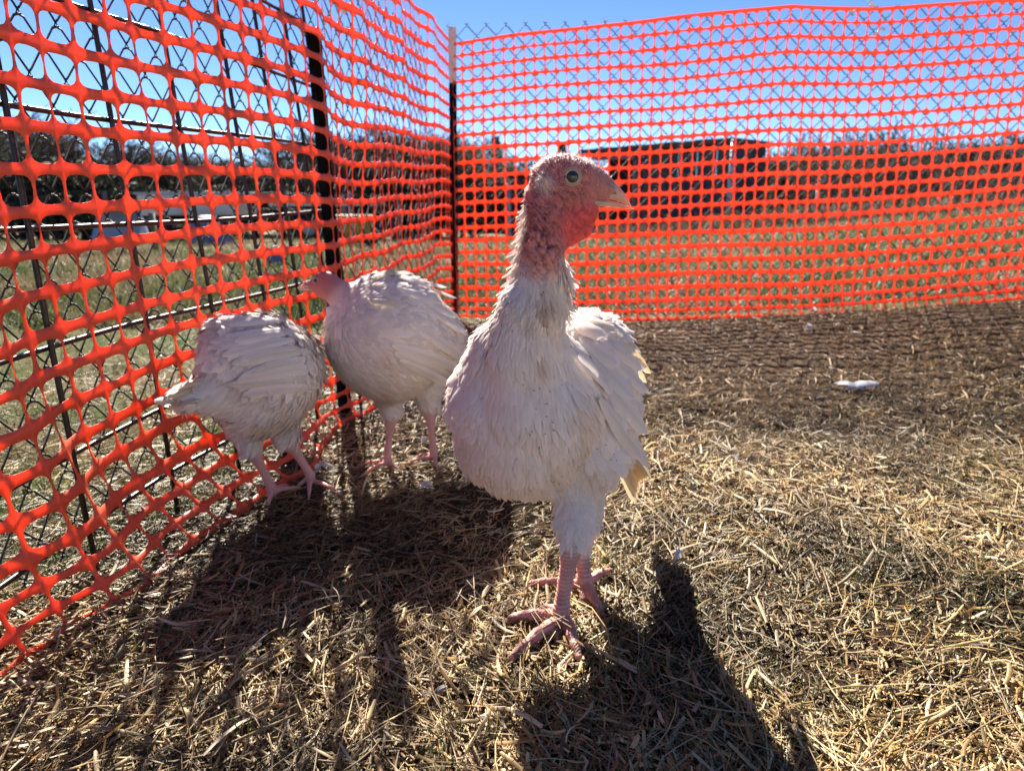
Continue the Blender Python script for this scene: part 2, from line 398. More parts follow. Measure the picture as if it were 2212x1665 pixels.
# side net: from near the camera back to the corner post
_ly = np.array([.15, .6, .759, .93, 1.098, 1.281, 1.6, 1.962, 2.35, 2.75, 3.15, 3.415])
_bx = np.array([-.70, -.655, -.628, -.592, -.549, -.487, -.44, -.395, -.36, -.33, -.30, -.268])
_tx = np.array([-.70, -.685, -.675, -.668, -.66, -.652, -.575, -.445, -.415, -.37, -.305, -.275])
_bz = np.array([.01, .01, .008, .008, .01, .012, .015, .012, .02, .035, .05, .015])
def smooth_interp(x, xp, fp):
    xs = np.linspace(xp[0], xp[-1], 400); f = np.interp(xs, xp, fp)
    for _ in range(60): f[1:-1] = .25 * f[:-2] + .5 * f[1:-1] + .25 * f[2:]
    return np.interp(x, xs, f)
LU = 50
def S_left(u, v):
    y = .15 + (3.415 - .15) * u / LU
    t = v / NV
    bx, tx, bz = smooth_interp(y, _ly, _bx), smooth_interp(y, _ly, _tx), smooth_interp(y, _ly, _bz)
    # the lower rows hang slack and belly towards the birds
    fade = sstep(0, .4, 3.415 - y)
    prof = 1 - (1 - np.clip(t / .33, 0, 1)) ** 2
    x = bx + (tx - bx) * prof
    top = 1.235 - .0 * y
    low = .020 + .03 * sstep(0, .1, t)
    z = bz + (top - bz) * np.where(t < .12, t * .72, .0864 + (t - .12) * (1 - .0864) / .88)
    amp = .016 * fade * (1 - .45 * t)
    x = x + amp * np.sin(y * 13 + 4 * t + 1.2) + .006 * fade * np.sin(y * 27 + 7 * t) + .010 * fade * noise(y * 4, t * 4, 2)
    rod = np.interp(y, [.2, .62, 1.033, 1.261, 1.445, 1.651, 1.9, 2.15], [-.70, -.685, -.659, -.631, -.582, -.539, -.492, -.45]) * (1 - t) + np.interp(y, [.2, 1.033, 1.261, 1.6, 2.15], [-.72, -.695, -.682, -.64, -.56]) * t
    x = np.where(y < 2.16, np.maximum(x, rod + .008 + .5 * np.abs(x - rod) * .2), x)
    x = np.maximum(x, -.461 - .035 * t + .030 - .35 * np.clip(np.abs(y - 1.875) - .03, 0, 9))
    z = z + .012 * fade * noise(y * 2.4, t * 3, 7) - .018 * fade * np.sin(np.pi * t) * (.5 + .5 * np.sin(y * 3.2))
    yy = y + .022 * fade * np.sin(t * 4.5 + y * 2.2) + .012 * fade * noise(y * 2, t * 3, 11)
    return np.stack([x, yy, z], -1)
net_surface(S_left, LU, NV, 'plastic_safety_net', 'orange plastic net hung along the left side of the pen, before the wire panel', lambda i, j: (.465 + 0 * i, .365 + 0 * i))
RU = 60
def S_right(u, v):
    s = u / RU * 2.72; t = v / 22
    x = -.262 + s; y = 3.405 - .088 * s
    gb = np.interp(x, [-.3, .2, .7, 1.27, 1.8, 2.5], [.012, .012, .02, .045, .09, .185])
    gt = np.interp(x, [-.3, .05, .4, .75, 1.15, 1.5, 2.0, 2.5], [1.215, 1.25, 1.278, 1.30, 1.333, 1.318, 1.335, 1.365])
    # the two lowest rows are folded against the ground
    tt = np.where(t < .09, t * .75, .0675 + (t - .09) * (1 - .0675) / .91)
    z = gb + (gt - gb) * tt + .006 * noise(s * 2, t * 6, 3)
    fade = sstep(0, .25, s)
    y = y - .020 * fade * (1 - t) - .03 * fade * (t < .09) * (1 - t / .09) + .010 * fade * np.sin(s * 7 + t * 3) + .008 * noise(s * 5, t * 5, 4)
    x = x + .012 * fade * noise(s * 2, t * 3, 8) + .02 * fade * (1 - t)
    return np.stack([x, y, z], -1)
net_surface(S_right, RU, 22, 'plastic_safety_net', 'orange plastic net stretched across the back of the pen right of the corner post', lambda i, j: (.43 + .03 * sstep(.35, .7, j / NV), .36 + .05 * sstep(.3, .75, j / NV)))

# ------------------------------------------------------------------ chain link
def chain_link(A, B, z0, z1, lab, w=.086, zoff=None, path=None, wr=.0021):
    A = np.array(A, float); B = np.array(B, float); Ld = np.linalg.norm(B - A); d = (B - A) / Ld; nrm = np.array([-d[1], d[0]])
    root = empty('chain_link_fence', (A[0], A[1], 0)); label(root, lab, 'fence')
    rows = int(round((z1 - z0) / w)); n = int(Ld / w * 2) + 1
    mb = MB()
    for i in range(n):
        # each wire zigzags down between two columns of knots and hooks its neighbour there
        P = []
        for k in range(rows * 2 + 1):
            side = (1 if (k + i) % 2 else -1)
            zz = z1 - k * w / 2; s0 = i * w / 2
            c = s0 + side * w / 4
            P += [(c - side * .0075, .0016 * side * 1, zz + .007), (c + side * .0016, -.0016 * side, zz + .0032), (c + side * .0018, .002 * side, zz - .0032), (c - side * .0075, -.0018 * side, zz - .007)]
        P = np.array(P)
        gs = (zoff(A[0] + d[0] * P[:, 0], A[1] + d[1] * P[:, 0]) if zoff else 0)
        sl = P[:, 0]; bow = .012 * noise(sl * 1.2, P[:, 2] * 1.5, 4) 
        if path is not None:
            yq = A[1] + d[1] * sl; xq = np.interp(yq, path[0], path[1]); A_ = np.stack([xq + P[:, 1] + bow - .03 * P[:, 2], yq, P[:, 2] + .006 * noise(sl * 2, 0, 6)], -1)
            mb.tube(A_ - [A[0], A[1], 0], wr, 4, caps=False); continue
        X = np.stack([d[0] * sl + nrm[0] * (P[:, 1] + bow), d[1] * sl + nrm[1] * (P[:, 1] + bow), P[:, 2] + gs + .006 * noise(sl * 2, 0, 6)], -1) 
        mb.tube(X, wr, 4, caps=False)
    o = mb.build('wire_mesh', M_wire, root); o['kind'] = 'stuff'
    return root
chain_link((-.80, .30), (-.345, 3.45), .03, 1.235, 'dark chain link fence along the left side, behind the wire panel and net', path=([.3, .8, 1.26, 1.65, 2.0, 2.4, 2.9, 3.46], [-.745, -.725, -.70, -.64, -.575, -.50, -.42, -.345]))
chain_link((-.262, 3.47), (2.62, 3.22), .03, 1.29, 'chain link fence across the back of the pen, behind the right orange net', zoff=lambda x, y: np.interp(x, [-.3, .2, .7, 1.27, 1.8, 2.6], [-.0, .0, .006, .035, .05, .085]))

# ------------------------------------------------------------------ welded wire panel (rods)
def wire_panel():
    root = empty('wire_panel', (-.65, 1.3, 0)); label(root, 'welded panel of thick dark steel rods standing between the left net and chain link', 'wire panel')
    R0 = np.array([-.65, 1.3, 0])
    ybase = [.22, .42, .62, .825, 1.033, 1.261, 1.445, 1.651, 1.814, 1.975, 2.10]
    xb = lambda y: np.interp(y, [.2, .62, 1.033, 1.261, 1.445, 1.651, 1.9, 2.15], [-.70, -.685, -.659, -.631, -.582, -.539, -.492, -.45])
    xt = lambda y: np.interp(y, [.2, 1.033, 1.261, 1.6, 2.15], [-.72, -.695, -.682, -.64, -.56])
    H = 1.22
    for y in ybase:
        t = np.linspace(0, 1, 7)
        P = np.stack([xb(y) + (xt(y) - xb(y)) * t, y + .004 * np.sin(t * 6 + y * 9), -.01 + t * (H + .01)], -1) - R0
        mb = MB(); mb.tube(P, .0044, 8); mb.build('rod', M_rod, root)
    for z in (.085, .203, .366, .538, .708, .868, 1.03, 1.19):
        ys = np.linspace(.10, 2.13, 24); t = z / H
        P = np.stack([xb(ys) + (xt(ys) - xb(ys)) * t - .0080 + .002 * np.sin(ys * 5), ys, z + .004 * np.sin(ys * 4 + z * 9)], -1) - R0
        mb = MB(); mb.tube(P, .0042, 8); mb.build('rod', M_rod, root)
wire_panel()

# ------------------------------------------------------------------ steel T posts
def t_post(base, top, lab, white=False, facing=0.0):
    root = empty('steel_post', base); label(root, lab, 'fence post')
    base = np.array(base, float); top = np.array(top, float) - base
    def seg(name, t0, t1, m):
        mb = MB()
        a, b = top * t0, top * t1
        d = (b - a); Ln = np.linalg.norm(d); zz = d / Ln
        xx = np.array([math.cos(facing), math.sin(facing), 0]); yy = np.cross(zz, xx); yy /= np.linalg.norm(yy); xx = np.cross(yy, zz)
        M = np.stack([xx, yy, zz], 1); c = (a + b) / 2
        mb.box(c, (.034, .0045, Ln), M=M)
        mb.box(c + yy * .0155, (.0045, .0265, Ln), M=M)
        k = int(Ln / .052)
        for i in range(k):
            mb.box(c - yy * .004 + zz * (-Ln / 2 + (i + .5) * .052), (.010, .0036, .022), M=M)
        return mb.build(name, m, root, smooth=False, bevel=.0008)
    if white:
        seg('shaft', -.02, .823, M_post); seg('pale_top', .824, 1.0, M_posttop)
    else: seg('shaft', -.02, 1.0, M_post)
    return root
_t = at(977, 58, 3.41); t_post((-.274, 3.424, 0), _t, 'black steel post with pale painted top at the pen corner', True, .3)
_t = at(668, 60, 1.90)
t_post((-.461, 1.874, 0), _t, 'black steel post leaning behind the left net between the far two turkeys', False, -.9)

# white ties knotted through the nets
def tie(P, lab, r=.0028, loop=True):
    P = np.array(P, float); root0 = P[0].copy()
    mb = MB(); n = 26; s = np.linspace(0, 1, n); Q = np.stack([np.interp(s, np.linspace(0, 1, len(P)), P[:, i]) for i in range(3)], -1)
    for _ in range(4): Q[1:-1] = .25 * Q[:-2] + .5 * Q[1:-1] + .25 * Q[2:]
    mb.tube(Q - root0, r * (.7 + .5 * np.sin(s * 9) ** 2), 6)
    o = mb.build('plastic_tie', M_tie, None, loc=root0); label(o, lab, 'tie')
def near(px, py, Y): return at(px, py, Y)
tie([near(730, 5, 2.30), near(742, 25, 2.30), near(748, 33, 2.29), near(740, 18, 2.30)], 'white plastic tie knotted at the top of the left net, uppermost of its three')
tie([near(722, 0, 2.2), near(728, 14, 2.2), near(741, 30, 2.2), near(747, 28, 2.2)], 'short white plastic tie end beside the leaning black post top')
tie([near(747, 58, 2.4), near(760, 63, 2.4), near(770, 62, 2.42), near(775, 75, 2.42)], 'white plastic strip looped through the left net, lower than the first tie')
tie([near(1874, 2, 3.235), near(1888, 8, 3.235), near(1876, 14, 3.24), near(1890, 12, 3.24)], 'white tie at the top edge of the back net', r=.004)
tie([near(1836, 24, 3.24), near(1841, 34, 3.24), near(1846, 22, 3.24)], 'small white tie just left of and below the top edge tie', r=.004)
tie([near(1884, 76, 3.24), near(1895, 72, 3.235), near(1906, 60, 3.235), near(1912, 66, 3.235)], 'white tie end two rows below the top of the back net', r=.0045)

# ------------------------------------------------------------------ turkeys: one continuous skin per bird, pulled from a blended solid
def surface_nets(D, X, Y, Z):
    ins = D < 0
    c = np.zeros(tuple(s - 1 for s in D.shape), np.uint8)
    for a in (0, 1):
        for b in (0, 1):
            for e in (0, 1):
                c += ins[a:D.shape[0] - 1 + a, b:D.shape[1] - 1 + b, e:D.shape[2] - 1 + e]
    act = (c > 0) & (c < 8); cells = np.argwhere(act); n = len(cells)
    idx = np.full(act.shape, -1, np.int32); idx[act] = np.arange(n)
    ax = [X, Y, Z]; pos = np.zeros((n, 3)); cnt = np.zeros(n)
    for d in range(3):
        o1, o2 = [q for q in range(3) if q != d]
        for u in (0, 1):
            for v in (0, 1):
                a = cells.copy(); a[:, o1] += u; a[:, o2] += v; b = a.copy(); b[:, d] += 1
                da = D[a[:, 0], a[:, 1], a[:, 2]].astype(float); db = D[b[:, 0], b[:, 1], b[:, 2]].astype(float)
                cr = (da < 0) != (db < 0); t = np.where(cr, da / np.where(cr, da - db, 1), 0)
                pa = np.stack([ax[q][a[:, q]] for q in range(3)], -1); pb = np.stack([ax[q][b[:, q]] for q in range(3)], -1)
                pos += np.where(cr[:, None], pa + t[:, None] * (pb - pa), 0); cnt += cr
    pos /= cnt[:, None]
    F = []
    for d in range(3):
        o1, o2 = [(1, 2), (2, 0), (0, 1)][d]
        s1 = [slice(None)] * 3; s2 = [slice(None)] * 3; s1[d] = slice(0, -1); s2[d] = slice(1, None)
        ch = ins[tuple(s1)] != ins[tuple(s2)]
        e = np.argwhere(ch); e = e[(e[:, o1] > 0) & (e[:, o2] > 0) & (e[:, o1] < D.shape[o1] - 1) & (e[:, o2] < D.shape[o2] - 1)]
        up = ins[e[:, 0], e[:, 1], e[:, 2]]
        q = []
        for (u, v) in ((-1, -1), (0, -1), (0, 0), (-1, 0)):
            f = e.copy(); f[:, o1] += u; f[:, o2] += v; q.append(idx[f[:, 0], f[:, 1], f[:, 2]])
        q = np.stack(q, -1); q = np.where(up[:, None], q, q[:, ::-1]); F.append(q)
    return pos, np.concatenate(F)
def axis_steps(*seg):
    """seg: (start, end, step) pieces joined to one axis"""
    out = []
    for a, b, h in seg: out += list(np.arange(a, b - h * .3, h))
    out.append(seg[-1][1]); return np.array(out)

class Bird:
    def __init__(s): s.pr = []
    @staticmethod
    def P(px, py, Y): return at(px, py, Y)
    @staticmethod
    def R(r, p): return r * float((p - np.array([0, 0, CAMH])) @ FW) / PF
    def cone(s, a, b, k=8, attr=0, flat=1.0, ground=False):
        """a, b = (px, py, Y, r) sight-line points with radii"""
        pa, pb = s.P(*a[:3]), s.P(*b[:3]); s.pr.append(('c', pa, pb, s.R(a[3], pa), s.R(b[3], pb), s.R(k, pa), attr, flat))
    def wcone(s, pa, pb, ra, rb, k=.004, attr=3): s.pr.append(('c', np.array(pa, float), np.array(pb, float), ra, rb, k, attr, 1.0))
    def ball(s, c, rad3, k=10, attr=0, rot=(0, 0, 0)):
        """c=(px,py,Y); rad3 in px along x, depth, z"""
        p = s.P(*c); r = np.array([s.R(q, p) for q in rad3])
        from mathutils import Euler
        M = np.array(Euler([rad(q) for q in rot]).to_matrix())
        s.pr.append(('e', p, r, M, None, s.R(k, p), attr, 1.0))
    def dist(s, q, Pts):
        if q[0] == 'c':
            _, a, b, ra, rb, k, _, fl = q
            X = Pts - a; 
            if fl != 1: X = X * np.array([1, 1 / fl, 1], X.dtype)
            ba = (b - a) * np.array([1, 1 / fl, 1]); l2 = ba @ ba + 1e-12
            t = np.clip(X @ ba.astype(X.dtype) / l2, 0, 1)
            return np.linalg.norm(X - t[..., None] * ba.astype(X.dtype), axis=-1) - (ra + (rb - ra) * t)
        _, c, r, M = q[:4]
        X = (Pts - c) @ M.astype(Pts.dtype)
        k0 = np.linalg.norm(X / r, axis=-1); k1 = np.linalg.norm(X / (r * r), axis=-1) + 1e-9
        return k0 * (k0 - 1) / k1
    def build(s, X, Y, Z, wob=.0):
        D = np.full((len(X), len(Y), len(Z)), .05, np.float32); s.X = X
        for q in s.pr:
            k = max(q[5], .0015); m = 3 * k + .004
            if q[0] == 'c': lo = np.minimum(q[1], q[2]) - max(q[3], q[4]) - m; hi = np.maximum(q[1], q[2]) + max(q[3], q[4]) + m
            else: lo = q[1] - q[2].max() - m; hi = q[1] + q[2].max() + m
            i = [slice(max(np.searchsorted(A, lo[d]) - 1, 0), np.searchsorted(A, hi[d]) + 1) for d, A in enumerate((X, Y, Z))]
            if min(j.stop - j.start for j in i) < 2: continue
            G = np.stack(np.meshgrid(X[i[0]], Y[i[1]], Z[i[2]], indexing='ij'), -1).astype(np.float32)
            d = s.dist(q, G).astype(np.float32); A = D[i[0], i[1], i[2]]
            h = np.clip(.5 + .5 * (A - d) / k, 0, 1)
            D[i[0], i[1], i[2]] = A * (1 - h) + d * h - k * h * (1 - h)
        V, F = surface_nets(D, X, Y, Z)
        w = np.zeros((len(V), 5))
        for q in s.pr: w[:, q[6]] += np.exp(-np.clip(s.dist(q, V), -.01, .2) / .0035)
        w += 1e-9; w /= w.sum(1)[:, None]
        V, F = np.array(V), np.array(F)
        # drop loose specks
        s.V, s.F, s.w = V, F, w
        s.renormal(); return s
    def renormal(s):
        V, F = s.V, s.F
        a = V[F[:, 2]] - V[F[:, 0]]; b = V[F[:, 3]] - V[F[:, 1]]; fn = np.cross(a, b); area = np.linalg.norm(fn, axis=1) / 2 + 1e-15
        N = np.zeros_like(V)
        for q in range(4): np.add.at(N, F[:, q], fn)
        s.N = N / (np.linalg.norm(N, axis=1)[:, None] + 1e-12); s.area = area; s.fn = fn / (2 * area[:, None])
        return s
    def sample(s, n, wt):
        """n random spots on the skin, weighted by wt per vertex"""
        fw = s.area * wt[s.F].mean(1); p = fw / fw.sum(); f = rng.choice(len(p), n, p=p)
        r = rng.random((n, 2)); u, v = r[:, :1], r[:, 1:]
        q = s.F[f]; bl = lambda A: (A[q[:, 0]] * (1 - u) + A[q[:, 1]] * u) * (1 - v) + (A[q[:, 3]] * (1 - u) + A[q[:, 2]] * u) * v
        N = bl(s.N); N /= np.linalg.norm(N, axis=1)[:, None] + 1e-12
        return bl(s.V), N, bl(s.w)

def feather_cards(P, N, G, L, W, lift, curl, col, nseg=4, blend=.65, tip=.35, vee=.10):
    """one small cambered vane per row: P root, N skin normal, G lay direction, L, W sizes; tip = how pointed"""
    n = len(P)
    T = G - (G * N).sum(1)[:, None] * N; T /= np.linalg.norm(T, axis=1)[:, None] + 1e-9
    S = np.cross(N, T)
    t = np.linspace(0, 1, nseg + 1)
    prof = np.interp(t, [0, .25, .6, .85, 1], [.35, .85, 1.0, .8, tip])
    lf = np.sin(lift)[:, None]; cl = np.cos(lift)[:, None]
    a = t[None] * L[:, None]
    cen = P[:, None] + T[:, None] * (a * cl)[..., None] + N[:, None] * (a * lf - curl[:, None] * a * t[None])[..., None] + N[:, None] * .0006
    w = W[:, None] * prof[None] * rng.uniform(.85, 1.15, (n, nseg + 1))
    jl = rng.uniform(-.12, .10, (n, 2)) * L[:, None] * (np.array(1.0))
    Lf = cen - S[:, None] * (w / 2)[..., None] - N[:, None] * (w * vee)[..., None]
    Rt = cen + S[:, None] * (w / 2)[..., None] - N[:, None] * (w * vee)[..., None]
    Lf[:, -1] += T * jl[:, :1]; Rt[:, -1] += T * jl[:, 1:]
    V = np.stack([Lf, cen, Rt], 2)
    dT = T[:, None] * cl[:, None] + N[:, None] * (lf[:, None] - 2 * (curl[:, None] * t[None])[..., None])
    fN = np.cross(dT, S[:, None] + 0 * dT); fN /= np.linalg.norm(fN, axis=-1)[..., None] + 1e-9
    fN = np.where((fN * N[:, None]).sum(-1, keepdims=True) < 0, -fN, fN)
    nn = np.stack([fN - S[:, None] * .35, fN, fN + S[:, None] * .35], 2)
    nn = nn * (1 - blend) + N[:, None, None] * blend; nn /= np.linalg.norm(nn, axis=-1)[..., None]
    k = nseg + 1
    base = (np.arange(n) * k * 3)[:, None, None]; i = (np.arange(nseg) * 3)[None, :, None]; j = np.arange(2)[None, None]
    q = base + i + j
    F = np.stack([q, q + 3, q + 4, q + 1], -1).reshape(-1, 4)
    shade = np.interp(t, [0, .3, 1], [.93, 1.0, 1.0])
    c = col[:, None, None, :] * shade[None, :, None, None] * np.ones((1, 1, 3, 1))
    return V.reshape(-1, 3), F, c.reshape(-1, 3), nn.reshape(-1, 3)
def merge4(parts):
    off = 0; R = [[], [], [], []]
    for V, F, C, Nn in parts:
        R[0].append(V); R[1].append(F + off); R[2].append(C); R[3].append(Nn); off += len(V)
    return [np.concatenate(r) for r in R]
def quill(points, N, width, col, camber=.12, blend=.45):
    """a long flight feather along a path with a shaft line and two vanes, rounded tip"""
    P = np.array(points, float); N = np.array(N, float); m = 9
    s = np.linspace(0, 1, m); cs = np.linspace(0, 1, len(P))
    Q = np.stack([np.interp(s, cs, P[:, i]) for i in range(3)], -1); NN = np.stack([np.interp(s, cs, N[:, i]) for i in range(3)], -1)
    for _ in range(2): Q[1:-1] = .25 * Q[:-2] + .5 * Q[1:-1] + .25 * Q[2:]
    T = np.gradient(Q, axis=0); T /= np.linalg.norm(T, axis=1)[:, None]; NN -= (NN * T).sum(1)[:, None] * T; NN /= np.linalg.norm(NN, axis=1)[:, None] + 1e-9
    S = np.cross(NN, T); w = width * np.interp(s, [0, .15, .5, .85, .96, 1], [.25, .7, 1, .9, .6, .2])
    cols_ = np.array([-1, -.45, 0, .45, 1]); hh = np.array([-camber, -.02, .05, -.02, -camber])
    V = Q[:, None] + S[:, None] * (w[:, None] * cols_ / 2 * (1 + rng.uniform(-.05, .05, (m, 5))))[..., None] + NN[:, None] * (w[:, None] * hh)[..., None]
    nn = NN[:, None] + S[:, None] * (cols_ * .35)[None, :, None]; nn = nn / np.linalg.norm(nn, axis=-1)[..., None]
    i = (np.arange(m - 1) * 5)[:, None]; j = np.arange(4)[None]; q = i + j
    F = np.stack([q, q + 5, q + 6, q + 1], -1).reshape(-1, 4)
    c = np.array(col)[None, None] * np.array([1, .97, .86, .97, 1])[None, :, None] * np.ones((m, 1, 1))
    return V.reshape(-1, 3), F, c.reshape(-1, 3), nn.reshape(-1, 3)

WHITE = np.array([.88, .80, .74])
def dirt_tint(P, amt=.12, seed=0, warm=(.62, .45, .28)):
    n = noise(P[:, 0] * 22, P[:, 1] * 22, P[:, 2] * 22 + seed) * .6 + noise(P[:, 0] * 55, P[:, 1] * 55, P[:, 2] * 40 + seed) * .4
    a = np.clip((n - .18) * amt * 4, 0, .8)[:, None]
    return WHITE * (1 - a) + np.array(warm) * a
def hairs(P, N, D, L, W, col):
    n = len(P); S = np.cross(N, D); S /= np.linalg.norm(S, axis=1)[:, None] + 1e-9
    tip = P + D * L[:, None]
    V = np.stack([P - S * W[:, None] / 2, P + S * W[:, None] / 2, tip], 1).reshape(-1, 3)
    F = np.arange(n * 3).reshape(-1, 3)
    return V, F

def finish_bird(b, name, origin, lab, skin_cols, body_extra=None):
    root = empty(name, origin); label(root, lab, 'turkey'); b.root = root; b.o = np.array(origin, float)
    w = b.w; c = w @ np.array(skin_cols)
    if body_extra is not None: c = body_extra(b, c)
    V = b.V
    me = mesh_np('body', V - b.o, b.F, True, col=np.clip(c, 0, 1))
    body = link('body', me, M_body, root)
    b.body = body
    b.bvh = BVHTree.FromPolygons([tuple(v) for v in V], [tuple(int(i) for i in f) for f in b.F])
    return root
def cast(b, px, py, fallback=None):
    d = Vector(sight(px, py)); d.normalize()
    r = b.bvh.ray_cast(Vector((0, 0, CAMH)), d)
    if r[0] is None: return None
    n = r[1]
    if n.dot(d) > 0: n = -n
    return np.array(r[0]), np.array(n)
def path_on(b, pts, off=.003, off_end=None):
    """a sight-line path laid over the bird's side, end may hang off"""
    out, nn = [], []; n = 6
    pts = np.array(pts, float); s = np.linspace(0, 1, n); cs = np.linspace(0, 1, len(pts))
    X = np.interp(s, cs, pts[:, 0]); Yp = np.interp(s, cs, pts[:, 1]); last = None
    for i in range(n):
        h = cast(b, X[i], Yp[i])
        if h is None:
            if last is None: return None
            Y = last[0][1] + .004; p = at(X[i], Yp[i], Y); h = (p, last[1])
        o = off + (0 if off_end is None else (off_end - off) * s[i])
        out.append(h[0] + h[1] * o); nn.append(h[1]); last = h
    return out, nn
def part_mesh(name, parts, b, m, stuff=False):
    V, F, C, Nn = merge4(parts)
    o = link(name, mesh_np(name, V - b.o, F, True, col=np.clip(C, 0, 1), normals=Nn), m, b.root)
    if stuff: o['kind'] = 'stuff'
    return o
def loft(secs, n=14):
    """secs: (centre3, halfwidth, up half, down half) closed rings in the plane across x"""
    V, F = [], []
    th = np.arange(n) * 2 * np.pi / n
    for c, hw, hu, hd in secs:
        z = np.where(np.sin(th) > 0, hu, hd) * np.sin(th)
        V.append(np.stack([np.full(n, c[0]), c[1] + hw * np.cos(th), c[2] + z], -1))
    m = len(secs); V = np.concatenate(V)
    for i in range(m - 1):
        for j in range(n): F.append([i * n + j, i * n + (j + 1) % n, (i + 1) * n + (j + 1) % n, (i + 1) * n + j])
    V = np.vstack([V, secs[0][0], secs[-1][0]]); T = []
    for j in range(n): T += [[m * n, (j + 1) % n, j], [m * n + 1, (m - 1) * n + j, (m - 1) * n + (j + 1) % n]]
    return V, F, T
def sphere(mb, c, r, n=12, sc=(1, 1, 1)):
    th = np.linspace(0, np.pi, n + 1); ph = np.arange(2 * n) * np.pi / n
    V = np.stack([np.sin(th)[:, None] * np.cos(ph), np.sin(th)[:, None] * np.sin(ph), np.cos(th)[:, None] + 0 * ph], -1).reshape(-1, 3) * r * np.array(sc) + c
    i = np.arange(n)[:, None] * 2 * n; j = np.arange(2 * n)[None]; j2 = (j + 1) % (2 * n)
    mb.add(V, np.stack([i + j, i + 2 * n + j, i + 2 * n + j2, i + j2], -1).reshape(-1, 4))
SKIN = [WHITE * .95, (.46, .145, .15), (.74, .085, .085), (.60, .33, .28), (.52, .21, .18)]

# ---------------- the near turkey
def foot_at(x, y):
    p = ground_at(x, y, .008); return np.array([p[0], p[1], float(gz(p[0], p[1])) + .011])
def toe(b, P0, P1, r0, r1, claw=None, hump=.012, attr=3, knuckles=4):
    P0, P1 = np.array(P0, float), np.array(P1, float)
    t = np.linspace(0, 1, knuckles + 1); Z = P0[2] + (P1[2] - P0[2]) * t + hump * np.sin(np.pi * t) * .5
    for i in range(knuckles):
        A = P0 + (P1 - P0) * t[i]; B = P0 + (P1 - P0) * t[i + 1]; A[2] = Z[i]; B[2] = Z[i + 1]
        ra, rb = r0 + (r1 - r0) * t[i], r0 + (r1 - r0) * t[i + 1]
        b.wcone(A, B, ra * 1.06, rb * .92, .003, attr)
def claw(b, P, d, L=.011, r=.0026):
    d = np.array([d[0], d[1], 0]); d /= np.linalg.norm(d); P = np.array(P) - b.o
    mb = MB(); s = np.linspace(0, 1, 5)
    Q = P + d * (s * L)[:, None] + np.array([0, 0, 1]) * (.0015 * np.sin(s * 2) - .004 * s ** 2)[:, None]
    mb.tube(Q, r * (1 - s * .85), 6); mb.build('claw', M_claw, b.root)

